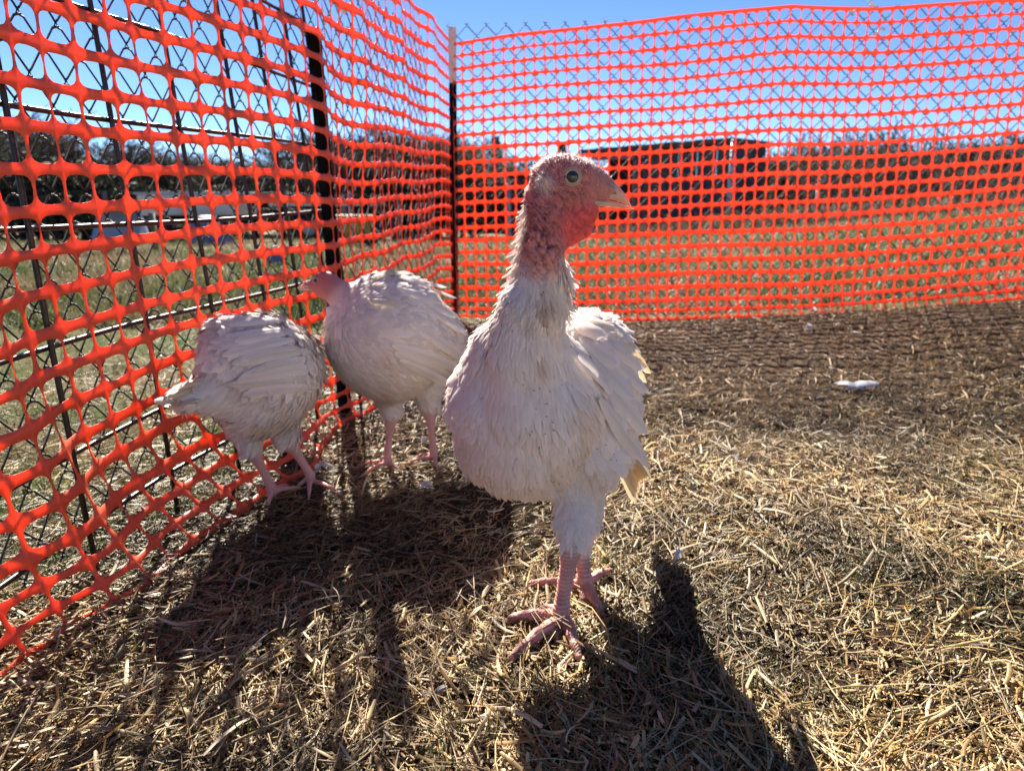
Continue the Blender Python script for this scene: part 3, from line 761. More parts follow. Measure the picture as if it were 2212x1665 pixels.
def near_turkey():
    b = Bird(); HY = .885; EAR = at(1177, 395, HY - .02)
    # trunk
    b.ball((1138, 868, .925), (164, 150, 168), 30)
    b.ball((1232, 884, .99), (140, 140, 172), 14, rot=(0, 0, 0))
    b.ball((1262, 778, 1.0), (97, 105, 108), 16)
    b.ball((1130, 772, .900), (104, 92, 100), 40)
    b.ball((1116, 955, .940), (132, 120, 118), 40)
    b.ball((1225, 975, .965), (118, 100, 105), 30)
    b.cone((1265, 900, 1.05, 96), (1330, 980, 1.11, 36), 36)
    # neck
    b.cone((1134, 745, .89, 84), (1158, 655, .88, 60), 35)
    b.cone((1158, 655, .88, 60), (1168, 590, .88, 49), 20)
    b.cone((1168, 590, .88, 48), (1176, 530, HY, 42), 14, 1)
    b.cone((1176, 530, HY, 43), (1178, 455, HY, 44), 12, 1, .92)
    # head
    b.ball((1208, 396, HY), (64, 42, 60), 10, 1)
    b.ball((1238, 382, HY), (60, 38, 38), 10, 1)
    b.cone((1225, 398, HY, 50), (1286, 400, HY, 33), 12, 1, .72)
    b.cone((1178, 430, HY, 44), (1262, 428, HY, 24), 12, 1, .8)
    b.cone((1282, 398, HY, 33), (1303, 407, HY, 27), 8, 1, .60)
    # throat pouch
    b.cone((1200, 478, HY, 50), (1262, 458, HY, 32), 12, 2, .62)
    b.cone((1206, 500, HY, 43), (1250, 488, HY, 32), 10, 2, .5)
    # ear patch, brow, lid mound (camera side and far side)
    for sgn in (-1, 1):
        b.ball((1177, 395, HY + sgn * .0215), (16, 9, 19), 4, 1)
        b.ball((1234, 384, HY + sgn * .018), (22, 9, 20), 6, 1)
        b.cone((1205, 362, HY + sgn * .015, 10), (1268, 366, HY + sgn * .013, 8), 7, 1)
        b.cone((1300, 398, HY + sgn * .0065, 9), (1322, 409, HY + sgn * .006, 8), 5, 1)
    # fleshy lobes hanging round the neck foot
    for (x, y, dy, rx, rz) in [(1140, 550, -.010, 11, 20), (1151, 548, -.020, 10, 17), (1163, 566, -.024, 9, 22), (1160, 585, -.024, 9, 14), (1180, 560, -.026, 9, 18), (1186, 578, -.022, 8, 18), (1198, 568, -.020, 7, 18), (1172, 545, -.026, 8, 12), (1137, 562, .006, 8, 14), (1192, 545, -.020, 8, 12), (1150, 528, -.020, 8, 11), (1168, 520, -.025, 8, 9), (1156, 508, -.024, 7, 8)]:
        b.ball((x, y, HY + dy - .005), (rx * 1.4, rx * 1.35, rz * 1.25), 2.5, 4, rot=(0, rng.uniform(-14, 14), 0))
    # fine folds of bare skin down the cheek and neck
    for i in range(16):
        y0 = 405 + i * 9; x0 = 1150 - i * .8
        b.cone((x0 + 6, y0, HY - .0215, 2.6), (x0 + 46, y0 + 46 - i, HY - .0255, 2.4), 2.0, 1)
    # legs: front one under the breast, rear one behind it
    fz = ground_at(1212, 1362)
    b.cone((1240, 1050, .935, 50), (1242, 1125, .915, 31), 22, 0)
    b.cone((1242, 1125, .915, 30), (1234, 1170, .907, 23), 8, 0); b.cone((1234, 1168, .907, 24), (1231, 1196, .905, 21), 5, 3)
    ank = np.array([fz[0], fz[1] + .006, .030])
    hk = at(1231, 1196, .905)
    b.wcone(hk, hk * .5 + ank * .5 + np.array([.000, .003, 0]), .0125, .0098, .006, 3)
    b.wcone(hk * .5 + ank * .5 + np.array([.000, .003, 0]), ank, .0098, .0108, .004, 3)
    b.wcone(ank, ank - np.array([0, 0, .016]), .0118, .0105, .004, 3)
    g = foot_at
    c0 = ank - np.array([0, 0, .017])
    tips = [(1104, 1426), (1250, 1422), (1104, 1343), (1168, 1326)]
    toe(b, c0, g(*tips[0]), .0095, .0052); toe(b, c0 + np.array([.006, -.002, 0]), g(*tips[1]), .0090, .0050)
    toe(b, c0 + np.array([-.004, .004, 0]), g(*tips[2]), .0090, .0062); toe(b, c0 + np.array([-.002, .01, .004]), g(*tips[3]), .0070, .0048, knuckles=3)
    wb = (g(1160, 1392) + g(1236, 1394)) / 2
    b.wcone(c0 - np.array([.004, .004, .004]), wb * .75 + c0 * .25 - np.array([0, 0, .004]), .0065, .0035, .012, 3)
    # rear leg
    fr = ground_at(1262, 1290)
    b.cone((1262, 1040, 1.01, 46), (1262, 1140, 1.0, 28), 20, 0)
    b.cone((1262, 1140, 1.0, 27), (1258, 1185, .99, 20), 10, 0)
    ank2 = np.array([fr[0], fr[1] + .004, .030]); hk2 = at(1257, 1190, .99)
    b.wcone(hk2, ank2, .0115, .0100, .005, 3); c1 = ank2 - np.array([0, 0, .014]); b.wcone(ank2, c1, .011, .010, .004, 3)
    tips2 = [(1316, 1240), (1299, 1330), (1148, 1266)]
    for tp, r in zip(tips2, (.0078, .0082, .0074)): toe(b, c1, g(*tp), r, .0048)
    b.wcone(c1 - np.array([0, .002, .002]), (g(*tips2[1]) * .45 + c1 * .55) - np.array([.014, 0, .002]), .0075, .003, .014, 3)
    X = axis_steps((-.115, .03, .003), (.03, .125, .0015), (.125, .27, .0026)); Y = axis_steps((.76, .93, .0020), (.93, 1.00, .0022), (1.00, 1.30, .005)); Z = axis_steps((-.01, .15, .0016), (.15, .46, .0038), (.46, .645, .0015))
    b.build(X, Y, Z)
    # relief in the bare skin: pebbled folds
    V, N, w = b.V, b.N, b.w
    sk = (w[:, 1] + w[:, 4] + .6 * w[:, 2] * (V[:, 2] < .62))
    head = V[:, 2] > .44
    wv = .004 * noise(V[:, 0] * 60, V[:, 1] * 60, V[:, 2] * 60)
    al = (V[:, 0] * .62 - V[:, 2] * .78) * 95; ac = (V[:, 0] * .78 + V[:, 2] * .62 + wv) * 300
    pb = 1.1 * np.abs(noise(al, V[:, 1] * 110, ac)) + .5 * np.abs(noise(V[:, 0] * 480, V[:, 1] * 480, V[:, 2] * 480))
    face = sstep(.072, .10, V[:, 0]) * sstep(.565, .575, V[:, 2])
    b.V = V + N * ((pb - .4) * .0024 * sk * head * (1 - .8 * face))[:, None]
    # scutes ring the shanks and toes
    leg = (w[:, 3] * (V[:, 2] < .2))
    b.V = b.V + N * (np.sin(V[:, 2] * 1150 + 0) * .00085 * leg * (V[:, 2] > .03) + np.sin((V[:, 0] * .9 - V[:, 1] * .9) * 1400) * .0008 * leg * (V[:, 2] <= .03))[:, None]
    # loose folds and hollows in the coat
    fw_ = (w[:, 0] * sstep(.14, .20, b.V[:, 2]))
    rd = 1 - np.abs(noise(V[:, 0] * 17 + V[:, 2] * 7, V[:, 1] * 12, V[:, 2] * 9 - V[:, 0] * 6)) * 2
    b.V = b.V + N * (fw_ * (.0055 * noise(V[:, 0] * 22, V[:, 1] * 22, V[:, 2] * 16) + .0042 * np.clip(rd, 0, 1) ** 2 * -1))[:, None]
    b.renormal()
    o = (float(fz[0]) + .02, float(fz[1]) + .03, 0)
    def extra(b, c):
        V = b.V; w = b.w
        n = noise(V[:, 0] * 60, V[:, 1] * 60, V[:, 2] * 60)
        band = (np.sin(V[:, 2] * 1150) * (V[:, 2] > .03) + np.sin((V[:, 0] * .9 - V[:, 1] * .9) * 1400) * (V[:, 2] <= .03))
        c = c * (1 - .30 * np.clip(-band, 0, 1) * w[:, 3])[:, None]  # shade in the scute grooves put into the leg colour
        mud = (np.clip((1 - sstep(.012, .030, V[:, 2])) * (.35 + noise(V[:, 0] * 120, V[:, 1] * 120, V[:, 2] * 120)), 0, .8) * w[:, 3])[:, None]
        c = c * (1 - mud) + np.array([.12, .08, .055]) * mud
        # deeper red along the crown and lower pouch, paler snout
        red = (w[:, 1] * sstep(.595, .62, V[:, 2]) * (1 - sstep(.06, .085, V[:, 0])) + w[:, 2] * .4)[:, None]
        c = c * (1 - .35 * red) + np.array([.62, .12, .11]) * .35 * red
        pale = (w[:, 1] * sstep(.078, .112, V[:, 0]) * (V[:, 2] > .56))[:, None]
        c = c * (1 - .5 * pale) + np.array([.46, .26, .22]) * .5 * pale
        c = c * (1 + .18 * n[:, None] * (1 - w[:, :1]))
        ear = np.exp(-(((V[:, 0] - EAR[0]) / .008) ** 2 + ((V[:, 2] - EAR[2]) / .010) ** 2))[:, None] * w[:, 1:2]
        c = c * (1 - .8 * ear) + np.array([.74, .56, .48]) * .8 * ear
        crease_shade = np.clip(.55 - pb, 0, .5)[:, None] * sk[:, None] * head[:, None] * (1 - .8 * face[:, None])
        c = c * (1 - crease_shade * 1.3)  # shade between the skin folds painted into the colour
        # pink left breast: bare skin showing through, plus orange bounce light painted in
        pk = (w[:, 0] * np.exp(-(((V[:, 0] + .055) / .05) ** 2 + ((V[:, 2] - .33) / .10) ** 2)))[:, None]
        return c * (1 - .4 * pk) + np.array([.74, .55, .52]) * .4 * pk
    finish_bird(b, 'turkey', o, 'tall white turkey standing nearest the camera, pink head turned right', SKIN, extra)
    V, N, w = b.V, b.N, b.w
    # plumage
    isf = sstep(.45, .85, w[:, 0]) * sstep(.105, .125, V[:, 2])
    uv = (V - np.array([0, 0, CAMH]));
    isneck = (V[:, 2] > .445)
    parts = []
    def lay(P, N_):
        tail = np.array([.24, .50, -.62]); down = np.array([.0, .05, -1.0])
        f = sstep(.40, .46, P[:, 2])[:, None]
        G = tail * (1 - f) + down * f
        fr = np.exp(-((P[:, 0] - .0) / .09) ** 2)[:, None] * (N_[:, 1:2] < 0)
        G = G * (1 - .55 * fr) + np.array([.10 * 0, 0, -1]) * .55 * fr
        G = G + .22 * np.stack([noise(P[:, 0] * 18, P[:, 2] * 18, 1), noise(P[:, 0] * 18, P[:, 2] * 18, 5), noise(P[:, 0] * 18, P[:, 2] * 18, 9)], -1)
        return G + rng.normal(0, .10, P.shape)
    def coat(n, wt, Lr, Wr, lift, curl, blend, tip, tint_amt, mul=1.0, nseg=4):
        P, Nn, _ = b.sample(n, wt)
        c = dirt_tint(P, tint_amt, 3) * rng.uniform(.93, 1.06, (n, 1)) * mul
        pk = (.55 * np.exp(-(((P[:, 0] + .045) / .055) ** 2 + ((P[:, 2] - .31) / .11) ** 2)) * (P[:, 1] < .97))[:, None]
        c = c * (1 - pk) + np.array([.86, .69, .66]) * pk  # same pink on the feathers: skin tone and bounced light in the colour
        # the muddy streak down the front of the neck
        x0 = np.interp(P[:, 2], [.33, .42, .50], [.020, .028, .036]); nz_ = noise(P[:, 0] * 150, P[:, 1] * 60, P[:, 2] * 60)
        st = (np.clip(np.exp(-((P[:, 0] - x0) / .011) ** 2) * sstep(.34, .42, P[:, 2]) * (.45 + .8 * nz_), 0, .75) * (P[:, 1] < .93))[:, None]
        c = c * (1 - st) + np.array([.40, .27, .19]) * st
        parts.append(feather_cards(P, Nn, lay(P, Nn), rng.uniform(*Lr, n), rng.uniform(*Wr, n), rng.normal(lift, .05, n), rng.uniform(*curl, n), c, nseg, blend, tip))
    neckw = isf * sstep(.43, .47, V[:, 2])
    # silky breast and belly: fine, close-lying
    side = sstep(.095, .13, V[:, 0]) * sstep(.20, .26, V[:, 2]) * (V[:, 2] < .47)
    lsh = (1 - sstep(-.055, -.025, V[:, 0])) * sstep(.30, .34, V[:, 2])
    breast = isf * (1 - np.clip(side + lsh, 0, 1) * .9) * (V[:, 2] < .49)
    tuft = sstep(-.15, .35, noise(V[:, 0] * 24, V[:, 1] * 24, V[:, 2] * 15))
    coat(10500, breast * (1.1 - .8 * tuft), (.014, .030), (.0025, .0065), .08, (.02, .12), .62, .15, .20, nseg=3)
    coat(4200, breast * (.15 + tuft), (.018, .032), (.006, .012), .11, (.03, .25), .50, .25, .2)
    coat(2600, isf * lsh * (V[:, 2] < .46), (.022, .034), (.011, .018), .20, (.05, .3), .25, .45, .05)
    coat(3000, isf * side, (.024, .040), (.011, .020), .16, (.05, .3), .25, .4, .14)
    coat(5200, neckw, (.012, .024), (.0030, .0070), .24, (-.05, .15), .35, .25, .25, nseg=3)
    # fluffy hem under the belly and down the thighs
    low = isf * (1 - sstep(.185, .225, V[:, 2]))
    coat(4200, low, (.008, .017), (.0016, .0034), .22, (-.1, .3), .8, .1, .22, nseg=3)
    part_mesh('plumage', parts, b, M_feather, True)
    # ruff of ragged feathers up the nape and at the throat foot
    parts = []
    for k in range(520):
        t = rng.random(); yy = 395 + t ** 1.0 * 300; 
        left = np.interp(yy, [395, 441, 480, 532, 613, 700], [1139, 1130, 1129, 1126, 1108, 1082]) + 4
        sz = np.interp(yy, [395, 470, 560, 700], [.007, .015, .023, .022]) * rng.uniform(.7, 1.3)
        p = at(left + rng.uniform(0, 10), yy, .885 + rng.uniform(-.012, .02))
        sw = np.interp(yy, [395, 480, 700], [.6, 1.0, .7])
        parts.append(('n', p, np.array([-1, -.25 + rng.normal(0, .25), .12]), np.array([-sw, 0, -1.0]) + rng.normal(0, .15, 3), sz, sz * rng.uniform(.22, .34)))
    for k in range(150):
        yy = rng.uniform(548, 668); rt = np.interp(yy, [545, 560, 600, 640, 670], [1212, 1217, 1226, 1222, 1218]) - 3
        sz = rng.uniform(.014, .026); p = at(rt - rng.uniform(0, 12), yy, .885 + rng.uniform(-.02, .02))
        parts.append(('n', p, np.array([1, -.3 + rng.normal(0, .3), .2]), np.array([.75, -.1, -.72]) + rng.normal(0, .15, 3), sz, sz * rng.uniform(.22, .34)))
    P = np.array([q[1] for q in parts]); Nn = np.array([q[2] for q in parts]); Nn /= np.linalg.norm(Nn, axis=1)[:, None]
    G = np.array([q[3] for q in parts]); L = np.array([q[4] for q in parts]); W = np.array([q[5] for q in parts]); n = len(P)
    part_mesh('neck_ruff', [feather_cards(P, Nn, G, L, W, rng.uniform(.3, .75, n), rng.uniform(-.1, .4, n), dirt_tint(P, .08, 1) * rng.uniform(.95, 1.08, (n, 1)), 4, .3, .3)], b, M_ruff, True)
    # folded wing on the far side of the trunk: coverts and a few cream edged quills
    parts = []
    cream = np.array([.78, .70, .56]); wh = WHITE
    for (p0, p1, wd, cc) in [((1232, 664), (1300, 690), .020, cream), ((1248, 672), (1322, 712), .022, cream), ((1262, 690), (1345, 742), .022, wh * .6 + cream * .4), ((1280, 700), (1362, 762), .020, cream), ((1290, 725), (1372, 800), .022, wh), ((1300, 760), (1382, 850), .024, wh), ((1236, 700), (1300, 735), .022, wh), ((1250, 735), (1325, 790), .024, wh), ((1275, 770), (1350, 860), .026, wh), ((1300, 820), (1378, 930), .026, wh), ((1285, 860), (1370, 985), .026, wh * .98), ((1240, 770), (1310, 850), .022, wh), ((1320, 880), (1384, 1000), .022, wh * .7 + cream * .3)]:
        r = path_on(b, [p0, p1], .007, .014)
        if r: parts.append(quill(r[0], r[1], wd, cc))
    part_mesh('wing', parts, b, M_feather)
    parts = []
    for i, (p0, p1, Y0, Y1) in enumerate([((1335, 752), (1398, 792), 1.02, 1.08), ((1340, 765), (1406, 806), 1.02, 1.09), ((1340, 775), (1396, 826), 1.02, 1.08), ((1340, 760), (1388, 778), 1.01, 1.06)]):
        A, B = at(*p0, Y0), at(*p1, Y1); s = np.linspace(0, 1, 6)[:, None]
        parts.append(quill(A + (B - A) * s + np.array([0, 0, .006]) * np.sin(s * 3.1), np.tile([.25, -.9, .35], (6, 1)), .014, (.76, .62, .40)))
    part_mesh('wing_tip', parts, b, M_feather)
    parts = []
    R0 = at(1330, 960, 1.10)
    for i, a in enumerate(np.linspace(-1, 1, 9)):
        tip = at(1388, 1040, 1.19) + np.array([.012 * a, -.015 * abs(a), .024 * a - .010 * abs(a)]); s = np.linspace(0, 1, 6)[:, None]
        st = R0 + np.array([.006 * a, 0, .012 * a])
        parts.append(quill(st + (tip - st) * s + np.array([0, 0, .008]) * np.sin(s * 3.1), np.tile([.6, -.7, .35 + .2 * a], (6, 1)), .022, np.array([.70, .55, .34]) * rng.uniform(.85, 1.1)))
    part_mesh('tail', parts, b, M_feather)
    # down on the head
    wt = (w[:, 1] + w[:, 2] * .3) * (V[:, 2] > .52)
    crown = (sstep(.60, .628, V[:, 2]) * 2.2 + .22)
    P, Nn, _ = b.sample(2000, wt * crown); n = len(P)
    D = Nn + np.stack([-.25 + .9 * sstep(.05, .12, P[:, 0]) * 0 - .1, 0 * P[:, 0], .35 + 0 * P[:, 0]], -1) * .8 + rng.normal(0, .28, (n, 3)); D /= np.linalg.norm(D, axis=1)[:, None]
    L = rng.uniform(.0016, .0048, n) * (1 + .6 * np.exp(-((P[:, 0] - .088) / .012) ** 2) * (P[:, 2] > .62)) * np.where(P[:, 2] < .56, .6, 1)
    V3, F3 = hairs(P, Nn, D, L, np.full(n, .00034), None)
    o3 = link('head_down', mesh_np('head_down', V3 - b.o, F3, False), M_hair, b.root); o3['kind'] = 'stuff'
    P, Nn, _ = b.sample(500, np.exp(-((V - at(1176, 394, HY - .02)) ** 2).sum(1) / .0075 ** 2)); n = len(P)
    D = Nn + np.array([.1, 0, -.6]) + rng.normal(0, .3, (n, 3)); D /= np.linalg.norm(D, axis=1)[:, None]
    V3, F3 = hairs(P, Nn, D, rng.uniform(.003, .007, n), np.full(n, .0005), None)
    link('ear_tuft', mesh_np('ear_tuft', V3 - b.o, F3, False), M_hair, b.root)
    P, Nn, _ = b.sample(75, isf * np.clip(noise(V[:, 0] * 26, V[:, 1] * 26, V[:, 2] * 26) - .12, 0, 1) * (V[:, 1] < .93) * (V[:, 2] < .50) * (V[:, 2] > .2)); n = len(P)
    D = rng.normal(0, 1, (n, 3)); D -= (D * Nn).sum(1)[:, None] * Nn; D /= np.linalg.norm(D, axis=1)[:, None]
    V3, F3 = hairs(P + Nn * .0045, Nn, D, rng.uniform(.002, .007, n), rng.uniform(.0008, .0016, n), None)
    o3 = link('dirt_specks', mesh_np('dirt_specks', V3 - b.o, F3, False), M_speck, b.root); o3['kind'] = 'stuff'
    # eyes
    head_features(b, HY, 1236, 382, 1, 14.0, 17.4, .0215)
    # beak
    U = [(1268, 392, 431, 16), (1290, 383, 430.5, 14.5), (1310, 381, 431, 12.5), (1322, 386, 432.5, 11), (1332, 397, 434.5, 9.6), (1347, 416, 439, 6.8), (1356, 430, 443.5, 4.4), (1361, 440, 447.5, 2.6), (1364, 446, 449.8, 1.1)]
    Lw = [(1248, 430.5, 441, 15), (1275, 431, 445, 13.5), (1300, 432, 446.5, 11.5), (1320, 433.5, 448, 9.0), (1340, 438.5, 449.6, 6.2), (1355, 444.8, 451.4, 3.6), (1369, 450.6, 452.6, .9)]
    build_beak(b, HY, U, Lw)
    # nostril hollow and its flap
    for sg in (-1, 1):
        p = at(1318, 409, HY); yy = HY + sg * .0066
        A = np.array([at(1311, 404, yy), at(1317, 408, yy + sg * .0006), at(1325, 415, yy)]) - b.o
        mb = MB(); mb.tube(A, [.0012, .0026, .0008], 8); mb.build('nostril', mat_dark, b.root)
        A = np.array([at(1310, 399, yy - sg * .0012), at(1319, 400, yy - sg * .0004), at(1329, 408, yy - sg * .0004), at(1329, 417, yy - sg * .0012), at(1322, 419, yy - sg * .002)]) - b.o
        mb = MB(); mb.tube(A, [.0016, .0028, .0026, .0020, .0012], 10); mb.build('nostril_flap', M_beak, b.root)
    for tp in tips: 
        P = g(*tp); claw(b, P, P - c0)
    for tp in tips2:
        P = g(*tp); claw(b, P, P - c1)
    return b
M_speck = mat('dried_mud', base=(.09, .055, .035), rough=.9)
mat_dark = mat('dark_hollow', base=(.03, .012, .012), rough=.7)
def head_features(b, HY, ex, ey, facing, ri, rl, off, dirx=0.0, both=True):
    """eye, pupil and lid on each side of the head; off = half head width"""
    for sg in ((-1, 1) if both else (-1,)):
        c = at(ex, ey, HY + sg * off); R = Bird.R(1, c)
        # sit the eye on the skin
        d = Vector((0, -sg, 0)); r = b.bvh.ray_cast(Vector((c[0], HY + sg * .08, c[2])), d)
        yy = r[0][1] if r[0] is not None else c[1]
        cc = np.array([c[0], yy, c[2]]) - b.o
        mb = MB(); sphere(mb, cc + np.array([0, -sg * ri * R * .18, 0]), ri * R, 14, (1, .72, .98)); mb.build('eye', M_eye, b.root)
        mb = MB(); sphere(mb, cc + np.array([0, sg * ri * R * .43, 0]), ri * R * .50, 12, (1, .25, 1)); mb.build('pupil', M_pupil, b.root)
        th = np.linspace(0, 2 * np.pi, 29)
        ring = cc + np.stack([np.cos(th) * rl * R * .86, sg * (.0006 + .0008 * np.cos(2 * th) * .3) + 0 * th, np.sin(th) * rl * R * .84], -1)
        mb = MB(); mb.tube(ring, R * (rl - ri) * (.80 + .22 * np.sin(th * 7) * .3), 8, caps=False); mb.build('eyelid', M_lid, b.root)
        ring = cc + np.stack([np.cos(th) * rl * R * 1.12, -sg * .0004 + 0 * th, np.sin(th) * rl * R * 1.10], -1)
        mb = MB(); mb.tube(ring, R * (rl - ri) * .5, 6, caps=False); mb.build('eyelid_fold', M_lid, b.root)
def build_beak(b, HY, U, Lw):
    for nm, S in (('upper_beak', U), ('lower_beak', Lw)):
        secs = []
        xs = np.array([s[0] for s in S], float); xi = np.interp(np.linspace(0, 1, 18), np.linspace(0, 1, len(S)), xs)
        for x in xi:
            o_ = np.argsort(xs); tp, bt, hw = (np.interp(x, xs[o_], np.array([s[k] for s in S], float)[o_]) for k in (1, 2, 3))
            c = at(x, (tp + bt) / 2, HY); top, bot = at(x, tp, HY), at(x, bt, HY)
            k = .62 if nm == 'upper_beak' else .35
            cz = bot[2] + (top[2] - bot[2]) * (1 - k)
            secs.append((np.array([c[0], HY, cz]) - b.o, Bird.R(hw, c), top[2] - cz, cz - bot[2]))
        V, F, T = loft(secs)
        mb = MB(); mb.add(V, F, T); mb.build(nm, M_beak, b.root)

def coat_bird(b, laydir, cfg, name='plumage'):
    parts = []
    for n, wt, Lr, Wr, lift, curl, blend, tip, ta in cfg:
        P, Nn, _ = b.sample(n, wt); G = laydir(P, Nn) + rng.normal(0, .12, P.shape)
        c = dirt_tint(P, ta, 6) * rng.uniform(.86, 1.08, (n, 1))
        parts.append(feather_cards(P, Nn, G, rng.uniform(*Lr, n), rng.uniform(*Wr, n), rng.normal(lift, .06, n), rng.uniform(*curl, n), c, 3, blend, tip))
    part_mesh(name, parts, b, M_feather, True)
def leg_of(b, th, thr, hock, hr, foot, Y0, Yh, fr, tips, tr, feathered_to=None):
    """thigh (px,py) -> hock -> foot, then toes to their tips"""
    f = foot_at(*foot); ank = f + np.array([0, 0, .020])
    b.cone((*th, Y0, thr), (*hock, Yh, hr * 1.2), 14, 0)
    b.cone((hock[0], hock[1] - 6, Yh, hr * 1.25), (hock[0], hock[1] + 8, Yh, hr * 1.1), 6, 3)
    h = at(*hock, Yh); r = Bird.R(hr, h)
    mid = (h + ank) / 2
    b.wcone(h, mid, r, fr * .95, .005, 3); b.wcone(mid, ank, fr * .95, fr, .004, 3); b.wcone(ank, ank - np.array([0, 0, .014]), fr * 1.1, fr, .004, 3)
    c0 = ank - np.array([0, 0, .013])
    for t in tips: toe(b, c0, foot_at(*t), tr, tr * .6, knuckles=3)
    return c0

def head_looking_down_turkey():
    """the left bird, seen from its rear quarter, tail towards the net, head lowered on the far side"""
    b = Bird()
    b.ball((590, 806, 1.34), (98, 118, 110), 30)
    b.ball((522, 782, 1.30), (76, 95, 92), 35)
    b.ball((556, 876, 1.32), (80, 85, 66), 30)
    b.ball((632, 800, 1.40), (58, 80, 84), 30)
    b.cone((500, 845, 1.27, 62), (420, 858, 1.20, 26), 30)
    b.cone((494, 732, 1.29, 40), (590, 728, 1.35, 42), 24)
    b.cone((625, 800, 1.50, 45), (640, 850, 1.60, 26), 20, 0)
    b.cone((640, 850, 1.60, 24), (628, 898, 1.63, 17), 10, 1)
    b.ball((622, 905, 1.64), (24, 17, 19), 8, 1)
    c1 = leg_of(b, (532, 915), 44, (541, 962), 21, (588, 1078), 1.30, 1.30, .0088, [(655, 1062), (580, 1098), (622, 1050)], .0055)
    c2 = leg_of(b, (606, 890), 44, (620, 945), 21, (672, 1052), 1.35, 1.36, .0088, [(735, 1078), (668, 1082), (640, 1060)], .0055)
    b.build(axis_steps((-.72, -.22, .0036)), axis_steps((1.05, 1.76, .0042)), axis_steps((-.01, .13, .0026), (.13, .50, .0040)))
    o = (-.43, 1.33, 0)
    finish_bird(b, 'turkey', o, 'white turkey beside the left net, seen from behind with its head out of sight', SKIN)
    V, N, w = b.V, b.N, b.w; isf = sstep(.4, .8, w[:, 0])
    def lay(P, Nn):
        G = np.tile(np.array([-.62, -.45, -.42]), (len(P), 1)); f = (1 - sstep(.13, .20, P[:, 2]))[:, None]
        return G * (1 - f) + np.array([-.2, -.1, -1.0]) * f + .25 * np.stack([noise(P[:, 0] * 14, P[:, 2] * 14, 1), noise(P[:, 0] * 14, P[:, 2] * 14, 5), noise(P[:, 0] * 14, P[:, 2] * 14, 9)], -1)
    up = sstep(.24, .30, V[:, 2])
    coat_bird(b, lay, [(2200, isf * up, (.028, .046), (.014, .026), .17, (.03, .3), .32, .35, .12), (5200, isf * (1 - up), (.018, .034), (.005, .013), .12, (.0, .2), .5, .2, .24), (1500, isf * (1 - sstep(.14, .19, V[:, 2])), (.008, .015), (.002, .005), .25, (-.1, .2), .7, .1, .3)])
    parts = []; cr = np.array([.80, .74, .64]); wh = WHITE
    # long quills of the folded wing, slanting across the flank
    W = [((600, 735), (470, 757), .024, wh), ((640, 745), (478, 775), .026, wh), ((655, 762), (500, 790), .024, cr), ((640, 752), (520, 772), .022, wh * .96), ((668, 800), (500, 808), .026, wh), ((660, 775), (520, 818), .022, wh), ((675, 822), (510, 835), .022, cr), ((680, 838), (515, 842), .020, wh), ((640, 790), (530, 800), .020, cr), ((620, 722), (480, 742), .026, wh), ((600, 705), (465, 722), .026, wh), ((580, 695), (460, 706), .026, wh), ((650, 725), (520, 745), .026, wh)]
    for p0, p1, wd, cc in W:
        p0 = (p0[0] + rng.uniform(-14, 14), p0[1] + rng.uniform(-6, 6)); p1 = (p1[0] + rng.uniform(-16, 16), p1[1] + rng.uniform(-9, 9)); wd = wd * rng.uniform(.7, 1.15)
        r = path_on(b, [p0, ((p0[0] + p1[0]) / 2, (p0[1] + p1[1]) / 2 - 3), p1], .011, .018)
        if r: parts.append(quill(r[0], r[1], wd, cc))
    part_mesh('wing', parts, b, M_feather)
    parts = []
    for i in range(16):
        a = (i / 15 - .5) * 2; j = rng.uniform(-1, 1)
        A = at(455 + 14 * j, 842 + 22 * a, 1.235 + .02 * j); tp = at(328 + 66 * abs(a) * rng.uniform(.3, 1) + 14 * abs(j), 868 + 17 * a + 6 * j, 1.15 + .03 * j); s = np.linspace(0, 1, 6)[:, None]
        parts.append(quill(A + (tp - A) * s + np.array([0, 0, .012]) * np.sin(s * 3.1) * rng.uniform(-.5, 1.2), np.tile([-.15 + .3 * j, -.75, .65 + .4 * a], (6, 1)), rng.uniform(.018, .030), np.array([.84, .77, .66]) * rng.uniform(.85, 1.1)))
    for p0, p1, wd in [((440, 770), (410, 840), .03), ((450, 790), (425, 850), .03), ((470, 812), (420, 858), .03), ((490, 835), (430, 880), .03), ((455, 800), (400, 852), .026), ((475, 850), (405, 872), .026)]:
        r = path_on(b, [p0, p1], .004, .01)
        if r: parts.append(quill(r[0], r[1], wd, wh * rng.uniform(.92, 1.02)))
    part_mesh('tail', parts, b, M_feather)
    for t in [(655, 1062), (580, 1098)]: P = foot_at(*t); claw(b, P, P - c1)
    for t in [(735, 1078), (668, 1082)]: P = foot_at(*t); claw(b, P, P - c2)
    # far-side head details
    hc = at(622, 905, 1.64) - b.o
    mb = MB(); s = np.linspace(0, 1, 6)[:, None]; mb.tube(hc + np.array([-.010, .012, -.006]) + np.array([-.012, .020, -.018]) * s, (1 - s[:, 0] * .85) * .007, 8); mb.build('beak', M_beak, b.root)
    for sg in (-1, 1):
        mb = MB(); sphere(mb, hc + np.array([sg * .0165, .004, .003]), .0045, 8); mb.build('eye', M_pupil, b.root)

